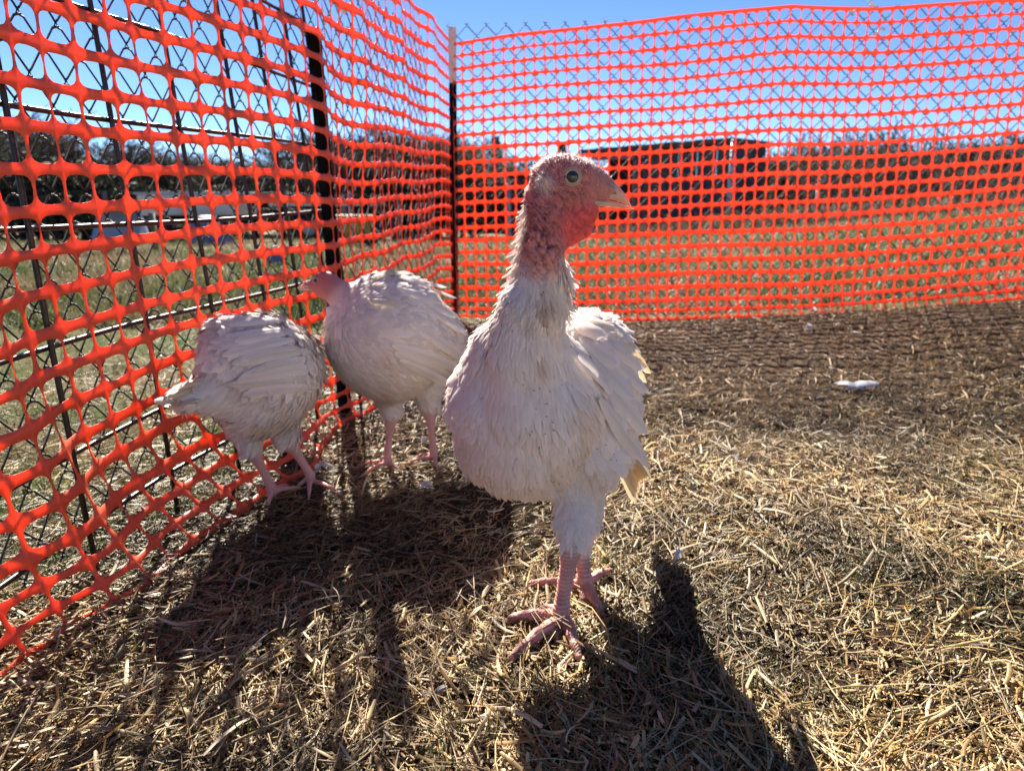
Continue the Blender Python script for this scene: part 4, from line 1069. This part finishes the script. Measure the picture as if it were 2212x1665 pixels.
def back_turkey():
    """the middle bird behind, breast to the left, pink head low and turned left"""
    b = Bird(); HY = 1.47
    b.ball((838, 732, 1.50), (122, 140, 122), 30)
    b.ball((794, 724, 1.49), (80, 105, 98), 35)
    b.ball((892, 738, 1.55), (84, 100, 92), 35)
    b.ball((838, 660, 1.52), (92, 100, 62), 35)
    b.ball((846, 790, 1.51), (82, 90, 68), 35)
    b.cone((925, 732, 1.57, 70), (1005, 790, 1.66, 30), 35)
    b.cone((780, 668, 1.48, 46), (740, 640, HY, 28), 24, 0)
    b.cone((742, 640, HY, 28), (715, 622, HY, 26), 10, 1)
    b.ball((704, 612, HY), (30, 19, 26), 8, 1)
    b.cone((700, 618, HY, 22), (662, 618, HY, 8.5), 8, 1, .7)
    b.cone((722, 640, HY, 18), (690, 632, HY, 9), 8, 1, .7)
    c1 = leg_of(b, (838, 845), 36, (846, 888), 18, (838, 1012), 1.50, 1.50, .0080, [(780, 1008), (783, 1034), (866, 1026)], .0050)
    c2 = leg_of(b, (918, 835), 36, (927, 876), 18, (937, 1000), 1.53, 1.53, .0080, [(872, 1010), (945, 1018), (905, 990)], .0050)
    b.build(axis_steps((-.47, .02, .0036)), axis_steps((1.30, 1.80, .0045)), axis_steps((-.01, .13, .0026), (.13, .36, .0042), (.36, .50, .0024)))
    o = (-.23, 1.52, 0)
    finish_bird(b, 'turkey', o, 'white turkey at the back by the corner post, pink head facing left', SKIN)
    V, N, w = b.V, b.N, b.w; isf = sstep(.4, .8, w[:, 0])
    def lay(P, Nn):
        G = np.tile(np.array([.70, .30, -.40]), (len(P), 1)); f = (1 - sstep(.13, .22, P[:, 2]))[:, None]
        return G * (1 - f) + np.array([.25, .1, -1.0]) * f + .25 * np.stack([noise(P[:, 0] * 14, P[:, 2] * 14, 1), noise(P[:, 0] * 14, P[:, 2] * 14, 5), noise(P[:, 0] * 14, P[:, 2] * 14, 9)], -1)
    up = sstep(.30, .37, V[:, 2] + .25 * (V[:, 0] + .25))
    coat_bird(b, lay, [(2400, isf * up, (.026, .044), (.013, .024), .17, (.03, .3), .32, .35, .12), (5600, isf * (1 - up), (.018, .032), (.005, .013), .11, (.0, .2), .55, .2, .24), (1300, isf * (1 - sstep(.16, .20, V[:, 2])), (.010, .02), (.002, .005), .2, (-.1, .2), .75, .1, .2)])
    parts = []; cr = np.array([.80, .71, .55]); wh = WHITE
    W = [((850, 760), (985, 815), .024, wh), ((845, 745), (985, 790), .024, wh), ((860, 775), (960, 822), .020, wh * .96), ((880, 700), (990, 770), .026, wh), ((800, 610), (850, 598), .026, cr), ((825, 598), (880, 604), .026, cr), ((850, 600), (915, 625), .028, wh), ((885, 608), (955, 634), .024, wh), ((890, 640), (975, 690), .026, wh), ((905, 660), (990, 720), .026, wh), ((800, 655), (850, 668), .022, cr), ((860, 630), (940, 660), .026, wh), ((915, 625), (975, 655), .020, cr * .5 + wh * .5)]
    for p0, p1, wd, cc in W:
        r = path_on(b, [p0, p1], .010, .017)
        if r: parts.append(quill(r[0], r[1], wd, cc))
    part_mesh('wing', parts, b, M_feather)
    parts = []
    R0 = at(990, 770, 1.62)
    for i, a in enumerate(np.linspace(-1, 1, 9)):
        tip = at(1070, 850, 1.74) + np.array([.01 * a, .03 * a, .02 * a]); s = np.linspace(0, 1, 6)[:, None]
        parts.append(quill(R0 + (tip - R0) * s, np.tile([.5, -.5, .6], (6, 1)), .022, wh * .9))
    part_mesh('tail', parts, b, M_feather)
    head_features(b, HY, 680, 607, -1, 5.2, 6.6, .02)
    U = [(668, 613, 622, 8), (660, 612.5, 622, 6.5), (652, 614.5, 622.5, 4.6), (646, 618, 623.5, 2.6), (643, 621, 624, .9)]
    Lw = [(668, 621, 627, 6.5), (660, 621.5, 627, 5), (652, 622.5, 626.5, 3.2), (646, 623.8, 626, 1.3)]
    build_beak(b, HY, U, Lw)
    for t in [(780, 1008), (783, 1034)]: P = foot_at(*t); claw(b, P, P - c1)
    for t in [(872, 1010), (945, 1018)]: P = foot_at(*t); claw(b, P, P - c2)

near_turkey()
head_looking_down_turkey()
back_turkey()

# ------------------------------------------------------------------ moulted feathers lying about, droppings and clods
def ground_feather(px, py, L, yaw, lab, n=7, up=.012, w=.3, c=(.72, .72, .74)):
    p = ground_at(px, py); p[2] = float(gz(p[0], p[1])) + .012
    parts = []
    for i in range(n):
        a = yaw + rng.normal(0, .35) + (np.pi if rng.random() < .25 else 0); l = L * rng.uniform(.5, 1)
        d = np.array([math.cos(a), math.sin(a), rng.uniform(-.02, .25)]); s = np.linspace(0, 1, 5)[:, None]
        parts.append(quill(d * s * l - d * l * .3 + np.array([0, 0, up]) * np.sin(s * 3.1), np.tile([rng.normal(0, .3), -.4, 1], (5, 1)), l * w, np.array(c)))
    V, F, C, Nn = merge4(parts)
    o = link('moulted_feather', mesh_np('moulted_feather', V, F, True, col=C, normals=Nn), M_feather, None, tuple(p))
    label(o, lab, 'feather')
ground_feather(1845, 856, .105, .1, 'largest white feather lying on the straw, right of the near turkey', 6)
ground_feather(1752, 702, .060, 1.3, 'small white feather standing near the back net', 5)
ground_feather(1742, 742, .065, .6, 'white feather lying a little in front of the small upright one', 4)
ground_feather(1592, 1000, .018, 1.0, 'tiny downy feather tuft right of the near turkey tail', 8, w=.25)
ground_feather(918, 1060, .024, .4, 'white downy feather in the shade in front of the back turkey', 9, w=.25)
ground_feather(915, 965, .020, 1.5, 'small downy feather between the back turkey feet', 8, w=.25)
ground_feather(692, 1030, .045, 1.2, 'white feather standing upright by the left turkey foot', 5, up=.02)
ground_feather(1212 + 250, 1222, .030, 1.2, 'grey white feather stuck upright at the tip of the tail shadow', 3, up=.02)
ground_feather(940, 1520, .028, .5, 'grey downy feather on the straw at the bottom of the picture', 9, up=.004, w=.16, c=(.38, .36, .34))
ground_feather(1120, 1010 + 20, .02, .5, 'small downy feather under the near turkey breast', 5, w=.6) if False else None
def clod(px, py, r, lab, col=(.03, .02, .016)):
    p = ground_at(px, py); c = np.array([p[0], p[1], float(gz(p[0], p[1])) + r * .3])
    mb = MB(); sphere(mb, np.zeros(3), r, 12, (1.6, 1, .55)); V, F = mb.arrays()
    V = V * (1 + .25 * noise(V[:, 0] * 90, V[:, 1] * 90, V[:, 2] * 90))[:, None]
    o = link('dirt_clod', mesh_np('dirt_clod', V, F), mat('dark_mud', base=col, rough=.95, bump=.8, bump_sc=300), None, tuple(c)); label(o, lab, 'dirt clod')
clod(672, 1076, .020, 'dark muddy clod under the left turkey foot')

# ------------------------------------------------------------------ far things: sheds, trailer, scrap, trees
M_wall = mat('dark_weathered_boards', base=(.060, .062, .075), rough=.85, noise_sc=6, noise_amt=.35)
M_roof = mat('rusty_dark_roofing', base=(.075, .055, .042), rough=.75, noise_sc=5, noise_amt=.4)
M_dark = mat('painted_bay_shade', base=(.012, .012, .014), rough=.95)
M_pale = mat('pale_painted_metal', base=(.52, .52, .50), rough=.5, noise_sc=3, noise_amt=.12)
M_sheet = mat('brushed_metal_sheet', base=(.40, .44, .50), rough=.4, metal=.4, noise_sc=4, noise_amt=.15)
M_blue = mat('blue_grey_tarp', base=(.12, .16, .28), rough=.55, bump=.4, bump_sc=6)
M_yellow = mat('yellow_paint', base=(.50, .26, .03), rough=.5, noise_sc=10, noise_amt=.3)
M_tyre = mat('black_rubber', base=(.015, .015, .016), rough=.8)
M_wood = mat('silvered_wood', base=(.22, .19, .16), rough=.85, noise_sc=12, noise_amt=.25)
M_pole = mat('grey_pole_metal', base=(.30, .30, .36), rough=.5, metal=.3)
def far_at(px, py, Y):
    """ground point below a sight line at distance Y"""
    p = at(px, py, Y); return np.array([p[0], Y, float(gz(p[0], Y))])
def hgt(py, Y, px=1106):
    return float(at(px, py, Y)[2])
def shed(px0, px1, Y0, Y1, top0, top1, side_px, sideY, side_top, lab, opening=None):
    A, B, Cc = far_at(px0, 480, Y0), far_at(px1, 480, Y1), far_at(side_px, 480, sideY)
    root = empty('shed', tuple(A)); label(root, lab, 'shed'); O = A.copy()
    zb = min(A[2], B[2], Cc[2]) - .1
    hs = [hgt(top0, Y0, px0), hgt(top1, Y1, px1), hgt(side_top, sideY, side_px)]
    def wall(P, Q, hp, hq, name, m, th=.06, n=None):
        d = (Q - P)[:2]; L = np.linalg.norm(d); d /= L; nrm = np.array([-d[1], d[0]])
        k = n or max(1, int(L / .30))
        for i in range(k):
            a, b_ = i / k + .006, (i + 1) / k - .006; mb = MB()
            off = nrm * (.012 if i % 2 else 0)
            V = []
            for t in (a, b_):
                xy = P[:2] + d * L * t + off; h = hp + (hq - hp) * t
                for s_ in (-th / 2, th / 2):
                    V += [[*(xy + nrm * s_), zb], [*(xy + nrm * s_), h]]
            mb.add(np.array(V) - O, [[0, 4, 5, 1], [2, 3, 7, 6], [0, 1, 3, 2], [4, 6, 7, 5], [1, 5, 7, 3], [0, 2, 6, 4]])
            mb.build(name, m, root, False)
    D4 = A + (Cc - B)
    op = opening
    t0, t1 = op if op else (0, 0)
    if op:
        P1, P2 = A + (B - A) * t0, A + (B - A) * t1; h1, h2 = hs[0] + (hs[1] - hs[0]) * t0, hs[0] + (hs[1] - hs[0]) * t1
        if t0 > .02: wall(A, P1, hs[0], h1, 'wall_board', M_wall)
        wall(P2, B, h2, hs[1], 'wall_board', M_wall)
        n_ = np.array([-(B - A)[1], (B - A)[0], 0]); n_ /= np.linalg.norm(n_)
        wall(P1 + n_ * .9, P2 + n_ * .9, h1 - .15, h2 - .15, 'bay_shade_panel', M_dark, n=1)  # near-black sheet inside the opening, standing in for the bay's shade
        mb = MB(); mb.box((P1 + P2) / 2 * np.array([1, 1, 0]) + np.array([0, 0, (h1 + h2) / 2 - .14]) - O, (np.linalg.norm(P2 - P1), .08, .16), math.atan2((B - A)[1], (B - A)[0])); mb.build('lintel', M_wood, root, False)
        for t in (P1, P2): mb = MB(); mb.box(np.array([t[0], t[1], zb + 1.2]) - O, (.10, .14, 2.4)); mb.build('door_post', M_wood, root, False)
    else: wall(A, B, hs[0], hs[1], 'wall_board', M_wall)
    wall(B, Cc, hs[1], hs[2], 'wall_board', M_wall)
    # roof: overhanging sheets laid side by side
    ea = (B - A) / np.linalg.norm(B - A); eb = (Cc - B) / np.linalg.norm(Cc - B); k = 9
    for i in range(k):
        a, c = -.25 + (np.linalg.norm(B - A) + .5) * i / k, -.25 + (np.linalg.norm(B - A) + .5) * (i + 1) / k - .02
        La = np.linalg.norm(B - A); V = []
        for s in (a, c):
            for e in (-.35, np.linalg.norm(Cc - B) + .3):
                t = s / La; u = e / np.linalg.norm(Cc - B)
                z = hs[0] + (hs[1] - hs[0]) * t + (hs[2] - hs[1]) * u + .03 + .012 * (i % 2)
                xy = A[:2] + ea[:2] * s + eb[:2] * e
                V += [[*xy, z], [*xy, z + .13]]
        mb = MB(); mb.add(np.array(V) - O, [[0, 2, 3, 1], [4, 5, 7, 6], [0, 1, 5, 4], [2, 6, 7, 3], [1, 3, 7, 5], [0, 4, 6, 2]]); mb.build('roof_sheet', M_roof, root, False)
    return root
shed(1272, 1560, 25.0, 21.5, 334, 312, 1640, 26.5, 318, 'large dark board shed with sloping roof and open bay, seen past the near turkey head', opening=(.02, .36))
shed(1000, 1150, 27.0, 27.0, 388, 382, 1200, 31.0, 384, 'low dark outbuilding between the corner post and the near turkey')
def pole(px, py0, py1, Y, r, lab, m=None):
    g = far_at(px, 450, Y); z = hgt(py0, Y, px)
    mb = MB(); mb.tube([(0, 0, -.1), (0, 0, (z - g[2]) * .5), (0, 0, z - g[2])], r, 8); mb.tube([(0, 0, z - g[2]), (0, 0, z - g[2] + .04)], [r * 1.2, r * .4], 8)
    o = mb.build('pole', m or M_pole, None, loc=tuple(g)); label(o, lab, 'pole')
pole(1574, 305, 475, 17.0, .055, 'pale grey pole in front of the right end of the large shed')
pole(757, 420, 520, 11.0, .030, 'pale metal pole beyond the left net, right of the leaning post')
pole(1098, 400, 478, 20.0, .07, 'short pale pole by the low outbuilding')
pole(3060 * .576, 395, 470, 19.0, .04, 'thin grey pole in the scrub right of the large shed')
# flatbed trailer
def trailer(px0, px1, py, Y, lab):
    A, B = at(px0, py, Y), at(px1, py + -2, Y + .5); g = far_at((px0 + px1) / 2, 450, Y)
    root = empty('flatbed_trailer', tuple(g)); label(root, lab, 'trailer')
    c = (A + B) / 2 - g; L = np.linalg.norm(B - A); rz = math.atan2(B[1] - A[1], B[0] - A[0])
    mb = MB(); mb.box(c, (L, .06, .11), rz); mb.build('side_rail', M_pale, root, bevel=.01)
    mb = MB(); mb.box(c + np.array([0, .95, .0]), (L, .06, .10), rz); mb.build('side_rail', M_pale, root, bevel=.01)
    n = 9
    for i in range(n):
        u = (i + .5) / n - .5; mb = MB(); mb.box(c + np.array([math.cos(rz) * u * L, .48 + math.sin(rz) * u * L, -.02]), (L / n * .94, .86, .04), rz); mb.build('deck_board', M_wood, root)
    for u in (-.15, .12):
        w = c + np.array([u * L, .05, 0]); w[2] = .26; mb = MB(); mb.tube([w + [0, -.09, 0], w + [0, .09, 0]], .27, 16); wh = mb.build('wheel', M_tyre, root)
        mb = MB(); mb.tube([w + [0, -.10, 0], w + [0, .10, 0]], .13, 12); mb.build('rim', M_pale, wh)
    for u in (-.4, .4):
        w = c + np.array([u * L, 0, 0]); mb = MB(); mb.box((w[0], w[1], w[2] / 2), (.06, .06, w[2])); mb.build('prop', M_post, root)
    mb = MB(); mb.tube([c + [-L / 2, .3, 0], c + [-L / 2 - .7, .4, -.05]], .04, 6); mb.build('drawbar', M_post, root)
trailer(580, 815, 440, 14.0, 'long flatbed trailer with pale rails beyond the left net')
def heap(px, py_top, py_bot, w_px, Y, m, lab, name, cat, sc=(1, .7, 1), seed=1):
    g = far_at(px, 450, Y); top = hgt(py_top, Y, px); h = top - g[2]; w = w_px * Y / PF / 2
    mb = MB(); sphere(mb, np.zeros(3), 1.0, 14, (w, w * sc[1], h)); V, F = mb.arrays(); V[:, 2] = np.maximum(V[:, 2], -.05)
    V = V * (1 + .16 * noise(V[:, 0] * 3 / w * .6 + seed, V[:, 1] * 3 / w * .6, V[:, 2] * 3 / h * .6))[:, None]
    o = link(name, mesh_np(name, V, F), m, None, tuple(g)); label(o, lab, cat); return o
heap(443, 462, 520, 104, 10.5, M_blue, 'blue grey tarpaulin heap seen through the left net, right of the slanted sheet', 'tarpaulin_heap', 'tarpaulin')
heap(588, 529, 566, 44, 6.2, M_blue, 'small blue grey tarpaulin lump on the grass beyond the left net', 'tarpaulin_lump', 'tarpaulin')
def cargo_body():
    g = far_at(398, 450, 13.5); root = empty('cargo_trailer', tuple(g)); label(root, 'pale grey box trailer under the trees on the left', 'trailer')
    L = 200 * 13.5 / PF; z1 = hgt(420, 13.5) - g[2]; z0 = hgt(466, 13.5) - g[2]
    mb = MB(); mb.box((0, .7, (z0 + z1) / 2), (L, 1.4, z1 - z0), .05); mb.build('box', M_pale, root, bevel=.03)
    mb = MB(); mb.box((0, .7, z1 + .02), (L + .06, 1.46, .04), .05); mb.build('roof', M_sheet, root)
    for u in (-.3, .3):
        mb = MB(); mb.tube([(u * L, -.05, .22), (u * L, .12, .22)], .24, 14); wh = mb.build('wheel', M_tyre, root)
    mb = MB(); mb.box((0, .7, z0 - .03), (L * .95, .9, .05), .05); mb.build('chassis', M_post, root)
cargo_body()
def slanted_sheet():
    g = far_at(255, 450, 8.0); root = empty('metal_sheet_stack', tuple(g)); label(root, 'silvery metal sheet leaning on a frame beyond the left net', 'metal sheet')
    s = 8.0 / PF; z1 = hgt(452, 8.0) - g[2]; z0 = hgt(522, 8.0) - g[2]
    V = np.array([[-70 * s, .25, z1], [20 * s, .25, z1 - .03], [75 * s, -.15, z0], [-52 * s, -.15, z0]]); V2 = V + np.array([0, .03, -.01])
    mb = MB(); mb.add(np.vstack([V, V2]), [[0, 3, 2, 1], [4, 5, 6, 7], [0, 1, 5, 4], [1, 2, 6, 5], [2, 3, 7, 6], [3, 0, 4, 7]]); mb.build('sheet', M_sheet, root, False)
    mb = MB(); mb.box((-25 * s, .25, z1 + .03), (92 * s, .5, .06), .03); mb.build('lid', M_pale, root)
    for u in (-60, -20, 40): mb = MB(); mb.box((u * s, .3, z1 / 2 - .02), (.05, .05, z1 - .05)); mb.build('leg', M_wood, root)
slanted_sheet()
def implement():
    g = far_at(757, 450, 10.5); root = empty('farm_implement', tuple(g)); label(root, 'rusty yellow farm implement on the tan grass beyond the left net', 'farm machine')
    s = 10.5 / PF
    for i, u in enumerate((-38, -14, 12, 34)):
        z = hgt(466 + i * 2, 10.5) - g[2]
        mb = MB(); mb.tube([(u * s, 0, .02), (u * s + .01, 0, z * .55), (u * s + .05, 0, z)], [.05, .07, .045], 8); mb.build('tine', M_yellow, root)
    z = hgt(470, 10.5) - g[2]; mb = MB(); mb.box((0, .06, z), (92 * s, .09, .07)); mb.build('tool_bar', M_yellow, root, bevel=.01)
    for u in (-40, 38): mb = MB(); mb.tube([(u * s, -.05, .12), (u * s, .05, .12)], .13, 14); mb.build('wheel', M_tyre, root)
implement()
def tub(px, py, Y, w, h, lab):
    g = far_at(px, 450, Y); mb = MB(); mb.tube([(0, 0, .0), (0, 0, h * .1), (0, 0, h * .9), (0, 0, h), (0, 0, h * .95)], [w * .40, w * .42, w * .5, w * .54, w * .45], 16)
    o = mb.build('tub', M_pale, None, loc=tuple(g)); label(o, lab, 'tub')
tub(1088, 478, 14.0, .34, .14, 'small white tub on the ground in front of the low outbuilding')
tub(1633, 487, 13.0, .22, .10, 'small shiny white tub on the grass right of the large shed')

# ---------------- trees
def tree_mesh(kind, seed):
    r = np.random.default_rng(seed); trunk, crown = MB(), MB()
    if kind == 'bare':
        def grow(P, d, L, rad_, lvl):
            n = 4; pts = [P]; q = np.array(P, float); dd = np.array(d, float)
            for i in range(n):
                dd = dd + r.normal(0, .10, 3) + np.array([0, 0, .05]); dd /= np.linalg.norm(dd); q = q + dd * L / n; pts.append(q.copy())
            (trunk if lvl < 2 else crown).tube(pts, np.linspace(rad_, rad_ * .55, n + 1), 5 if lvl < 2 else 3, caps=False)
            if lvl < 4:
                for k in range({0: 7, 1: 5, 2: 6, 3: 6}[lvl]):
                    t = r.uniform(.35, 1); i = min(int(t * n), n - 1); Pk = pts[i] + (pts[i + 1] - pts[i]) * (t * n - i)
                    a = r.uniform(0, 6.28); s = r.uniform(.5, 1.0); nd = dd * .75 + s * np.array([math.cos(a), math.sin(a), .25])
                    nd /= np.linalg.norm(nd); grow(Pk, nd, L * r.uniform(.5, .72), max(rad_ * .5, .011), lvl + 1)
        grow((0, 0, 0), (0, 0, 1), 2.2, .09, 0)
    elif kind == 'conifer':
        trunk.tube([(0, 0, 0), (.02, 0, 2.5), (0, 0, 5)], [.12, .07, .01], 6)
        V, F = [], []; k = 0
        for i in range(420):
            z = .5 + 4.4 * (i / 420) ** .9; R = .22 + (5 - z) * .28; a = r.uniform(0, 6.28); L = R * r.uniform(.55, 1.15)
            d = np.array([math.cos(a), math.sin(a), -.15 + .1 * r.normal()]); 
            for j in range(7):
                t = (j + .5) / 7; c = np.array([0, 0, z]) + d * L * t; w = .16 * (1.1 - t) + .04
                s = np.array([-d[1], d[0], 0]) + r.normal(0, .3, 3); u = d + r.normal(0, .4, 3)
                V += [c - s * w, c + u * w, c + s * w, c - u * w * .6 + np.array([0, 0, -w * .4])]; F.append([k, k + 1, k + 2, k + 3]); k += 4
        crown.add(V, F)
    else:   # shrub / cedar-like bush
        trunk.tube([(0, 0, 0), (.03, .02, .8), (0, 0, 1.6)], [.07, .05, .02], 5)
        V, F = [], []; k = 0
        lobes = [(r.uniform(-.7, .7), r.uniform(-.5, .5), r.uniform(.5, 1.7), r.uniform(.35, .7)) for _ in range(9)]
        for i in range(2600):
            lx, ly, lz, lr = lobes[r.integers(9)]; v = r.normal(0, 1, 3); v /= np.linalg.norm(v); c = np.array([lx, ly, lz]) + v * lr * r.uniform(.55, 1.05)
            if c[2] < .02: continue
            s, u = r.normal(0, 1, 3), r.normal(0, 1, 3); s /= np.linalg.norm(s); u /= np.linalg.norm(u); w = r.uniform(.03, .07)
            V += [c - s * w, c + u * w, c + s * w, c - u * w]; F.append([k, k + 1, k + 2, k + 3]); k += 4
        crown.add(V, F)
    out = []
    for nm, mb in (('trunk', trunk), ('crown', crown)):
        V, F = mb.arrays(); out.append(mesh_np(nm, V, F, kind == 'bare'))
    out[0].materials.append(M_bark); out[1].materials.append({'bare': M_twig, 'conifer': M_needle, 'shrub': M_shrub}[kind])
    return out
M_shrub = mat('dull_evergreen_leaves', base=(.035, .042, .024), rough=.85, transl=.15)
PROTO = {'bare': [tree_mesh('bare', s) for s in (1, 2, 3)], 'conifer': [tree_mesh('conifer', 5)], 'shrub': [tree_mesh('shrub', s) for s in (11, 12, 13)]}
HGT = {'bare': 4.6, 'conifer': 5.0, 'shrub': 2.2}
CNT = [0]
ORD = ['first', 'second', 'third', 'fourth', 'fifth', 'sixth', 'seventh', 'eighth', 'ninth', 'tenth', 'eleventh', 'twelfth', 'thirteenth', 'fourteenth', 'fifteenth', 'sixteenth', 'seventeenth', 'eighteenth', 'nineteenth']
SEQ = {}
def tree(kind, px, Y, top_py, lab, grp=None, wide=1.0):
    if grp: SEQ[grp] = SEQ.get(grp, -1) + 1; lab = lab + ', ' + ORD[SEQ[grp]] + ' from the left'
    g = far_at(px, 450, Y); H = hgt(top_py, Y, px) - g[2]; CNT[0] += 1; tm = PROTO[kind][CNT[0] % len(PROTO[kind])]
    s = H / max(v.co.z for v in tm[1].vertices)
    root = empty({'bare': 'bare_tree', 'conifer': 'conifer_tree', 'shrub': 'evergreen_shrub'}[kind], (g[0], g[1], g[2] - .05), CNT[0] * 1.7)
    label(root, lab, {'bare': 'tree', 'conifer': 'conifer', 'shrub': 'shrub'}[kind], grp); root.scale = (s * wide, s * wide, s)
    t, c = PROTO[kind][CNT[0] % len(PROTO[kind])]
    link('trunk', t, None, root); link('crown', c, None, root)
for px, Y, tp in sorted([(15, 17, 232), (75, 18, 215), (120, 19, 238), (170, 18, 262), (45, 21, 210)]):
    tree('bare', px, Y, tp, 'tall bare tree in the dark cluster at the far left', 'tall bare trees at the far left', 1.5)
for px, Y, tp in [(215, 22, 290), (262, 23, 300), (312, 22, 308), (355, 23, 300), (405, 24, 312), (450, 23, 318), (500, 25, 322), (545, 24, 330), (600, 25, 335), (650, 25, 338), (700, 26, 330)]:
    tree('bare', px, Y, tp, 'small bare tree in the row behind the trailers', 'small bare trees behind the trailers', 1.7)
for px, Y, tp in [(735, 24, 290), (745, 19, 285), (752, 22, 262), (775, 20, 268), (812, 20, 258), (850, 20, 264), (890, 20, 275), (925, 20, 280), (790, 22, 252), (830, 23, 262), (868, 22, 275), (905, 23, 272), (945, 22, 285)]:
    tree('bare', px, Y, tp, 'bare tree behind the net left of the corner post', 'bare trees near the corner post', 1.6)
tree('bare', 1015, 24, 300, 'bare tree just right of the corner post top', None, 1.5)
tree('bare', 1180, 30, 318, 'bare tree between the two conifers behind the near turkey', None, 1.6)
tree('conifer', 1072, 26, 286, 'dark pointed conifer just right of the corner post', None, .8)
tree('conifer', 1038, 28, 318, 'shorter dark conifer between the corner post and the pointed one', None, .9)
tree('conifer', 1212, 29, 300, 'dark conifer rising behind the near turkey crown', None, .8)
for px, Y, tp in [(1700, 30, 322), (1745, 31, 315), (1800, 30, 312), (1850, 31, 305), (1945, 30, 300), (1990, 31, 298), (2040, 30, 290), (2090, 31, 284), (2140, 30, 282), (2190, 31, 280), (2240, 30, 280)]:
    tree('bare', px, Y, tp, 'bare tree in the far hedgerow on the right', 'bare trees in the right hedgerow', 1.9)
tree('shrub', 1895, 29, 282, 'dark evergreen bush standing highest in the right hedgerow', None, .8)
for i, (px, Y, tp) in enumerate([(1672, 30, 330), (1720, 29, 336), (1765, 29, 332), (1815, 29, 335), (1868, 29, 332), (1930, 29, 330), (1985, 29, 325), (2045, 29, 320), (2105, 29, 318), (2165, 29, 312), (2225, 29, 312)]):
    tree('shrub', px, Y, tp, 'dull evergreen shrub along the foot of the right hedgerow', 'shrubs along the right hedgerow', 1.2)
for i, (px, Y, tp) in enumerate([(40, 16, 300), (110, 16, 305), (175, 17, 325), (240, 17, 350), (310, 20, 375), (390, 20, 372), (470, 20, 375), (550, 21, 380), (630, 21, 382), (700, 22, 382), (760, 21, 360), (820, 21, 352), (880, 21, 355), (940, 21, 360), (1000, 23, 352), (1120, 32, 368), (1180, 32, 366), (1240, 32, 366)]):
    tree('shrub', px, Y, tp, 'dark shrub in the thicket beyond the left side', 'dark shrubs in the thicket', 1.3)
# the wood and brush that read as one mass behind them
def mass():
    n = 80000; ang = rng.uniform(-.85, .85, n); Y = np.where(ang > .36, rng.uniform(22, 46, n), rng.uniform(27, 60, n)); x = np.tan(ang) * Y
    top = 1.3 + 1.0 * (ang > .33) + .9 * noise(x * .25, 0, 3) + .5 * noise(x * .9, 0, 5)
    z = gz(x, Y) + rng.random(n) ** .8 * np.clip(top, .4, 4)
    P = np.stack([x, Y, z], -1)
    c = np.array([.10, .080, .062]) * rng.uniform(.5, 1.5, (n, 1)) * (1 + .3 * noise(x * .5, z, 2)[:, None])
    V, F, C = strips(P, rng.uniform(0, 6.28, n), rng.uniform(.4, 1.2, n), rng.uniform(.02, .07, n), rng.uniform(.5, 1.5, n), rng.normal(0, .2, n), rng.normal(0, .1, n), c, 1, .2)
    o = link('far_brush', mesh_np('far_brush', V, F, False, col=C), M_brush); label(o, 'brown leafless brush and saplings massed across the far edge of the field', 'brush', kind='stuff')
    n = 26000; Y = rng.uniform(11, 27, n); x = rng.uniform(.12, .85, n) * Y 
    m_ = (noise(x * .5, Y * .5, 8) > -.15); x, Y = x[m_], Y[m_]; n = len(x); l = rng.uniform(.15, .5, n)
    P = np.stack([x, Y, gz(x, Y) + l * .35], -1); c = np.array([.17, .125, .08]) * rng.uniform(.5, 1.4, (n, 1))
    V, F, C = strips(P, rng.uniform(0, 6.28, n), l, rng.uniform(.012, .03, n), rng.uniform(.7, 1.5, n), rng.normal(0, .2, n), rng.normal(0, .1, n), c, 1, .2)
    o = link('dead_weeds', mesh_np('dead_weeds', V, F, False, col=C), M_brush); label(o, 'low brown dead weeds standing in the tan field beyond the right net', 'weeds', kind='stuff')
mass()
# low wire fence across the field on the left
def field_fence():
    g0 = far_at(-60, 450, 13.0); root = empty('field_fence', tuple(g0)); label(root, 'thin wire field fence on wooden posts before the thicket at the left', 'fence')
    xs = np.linspace(at(-60, 400, 15.5)[0], at(980, 400, 18)[0], 9); tops = []
    for x in xs:
        Y = 15.5 + (x - xs[0]) * .2; z = float(gz(x, Y)); p = np.array([x, Y, z]) - g0; mb = MB(); mb.tube([p, p + [0, 0, 1.1]], .05, 6); mb.build('post', M_wood, root); tops.append(p)
    for h in (.35, .7, 1.05): mb = MB(); mb.tube(np.array(tops) + [0, 0, h], .006, 3); mb.build('strand', M_wire, root)
field_fence()
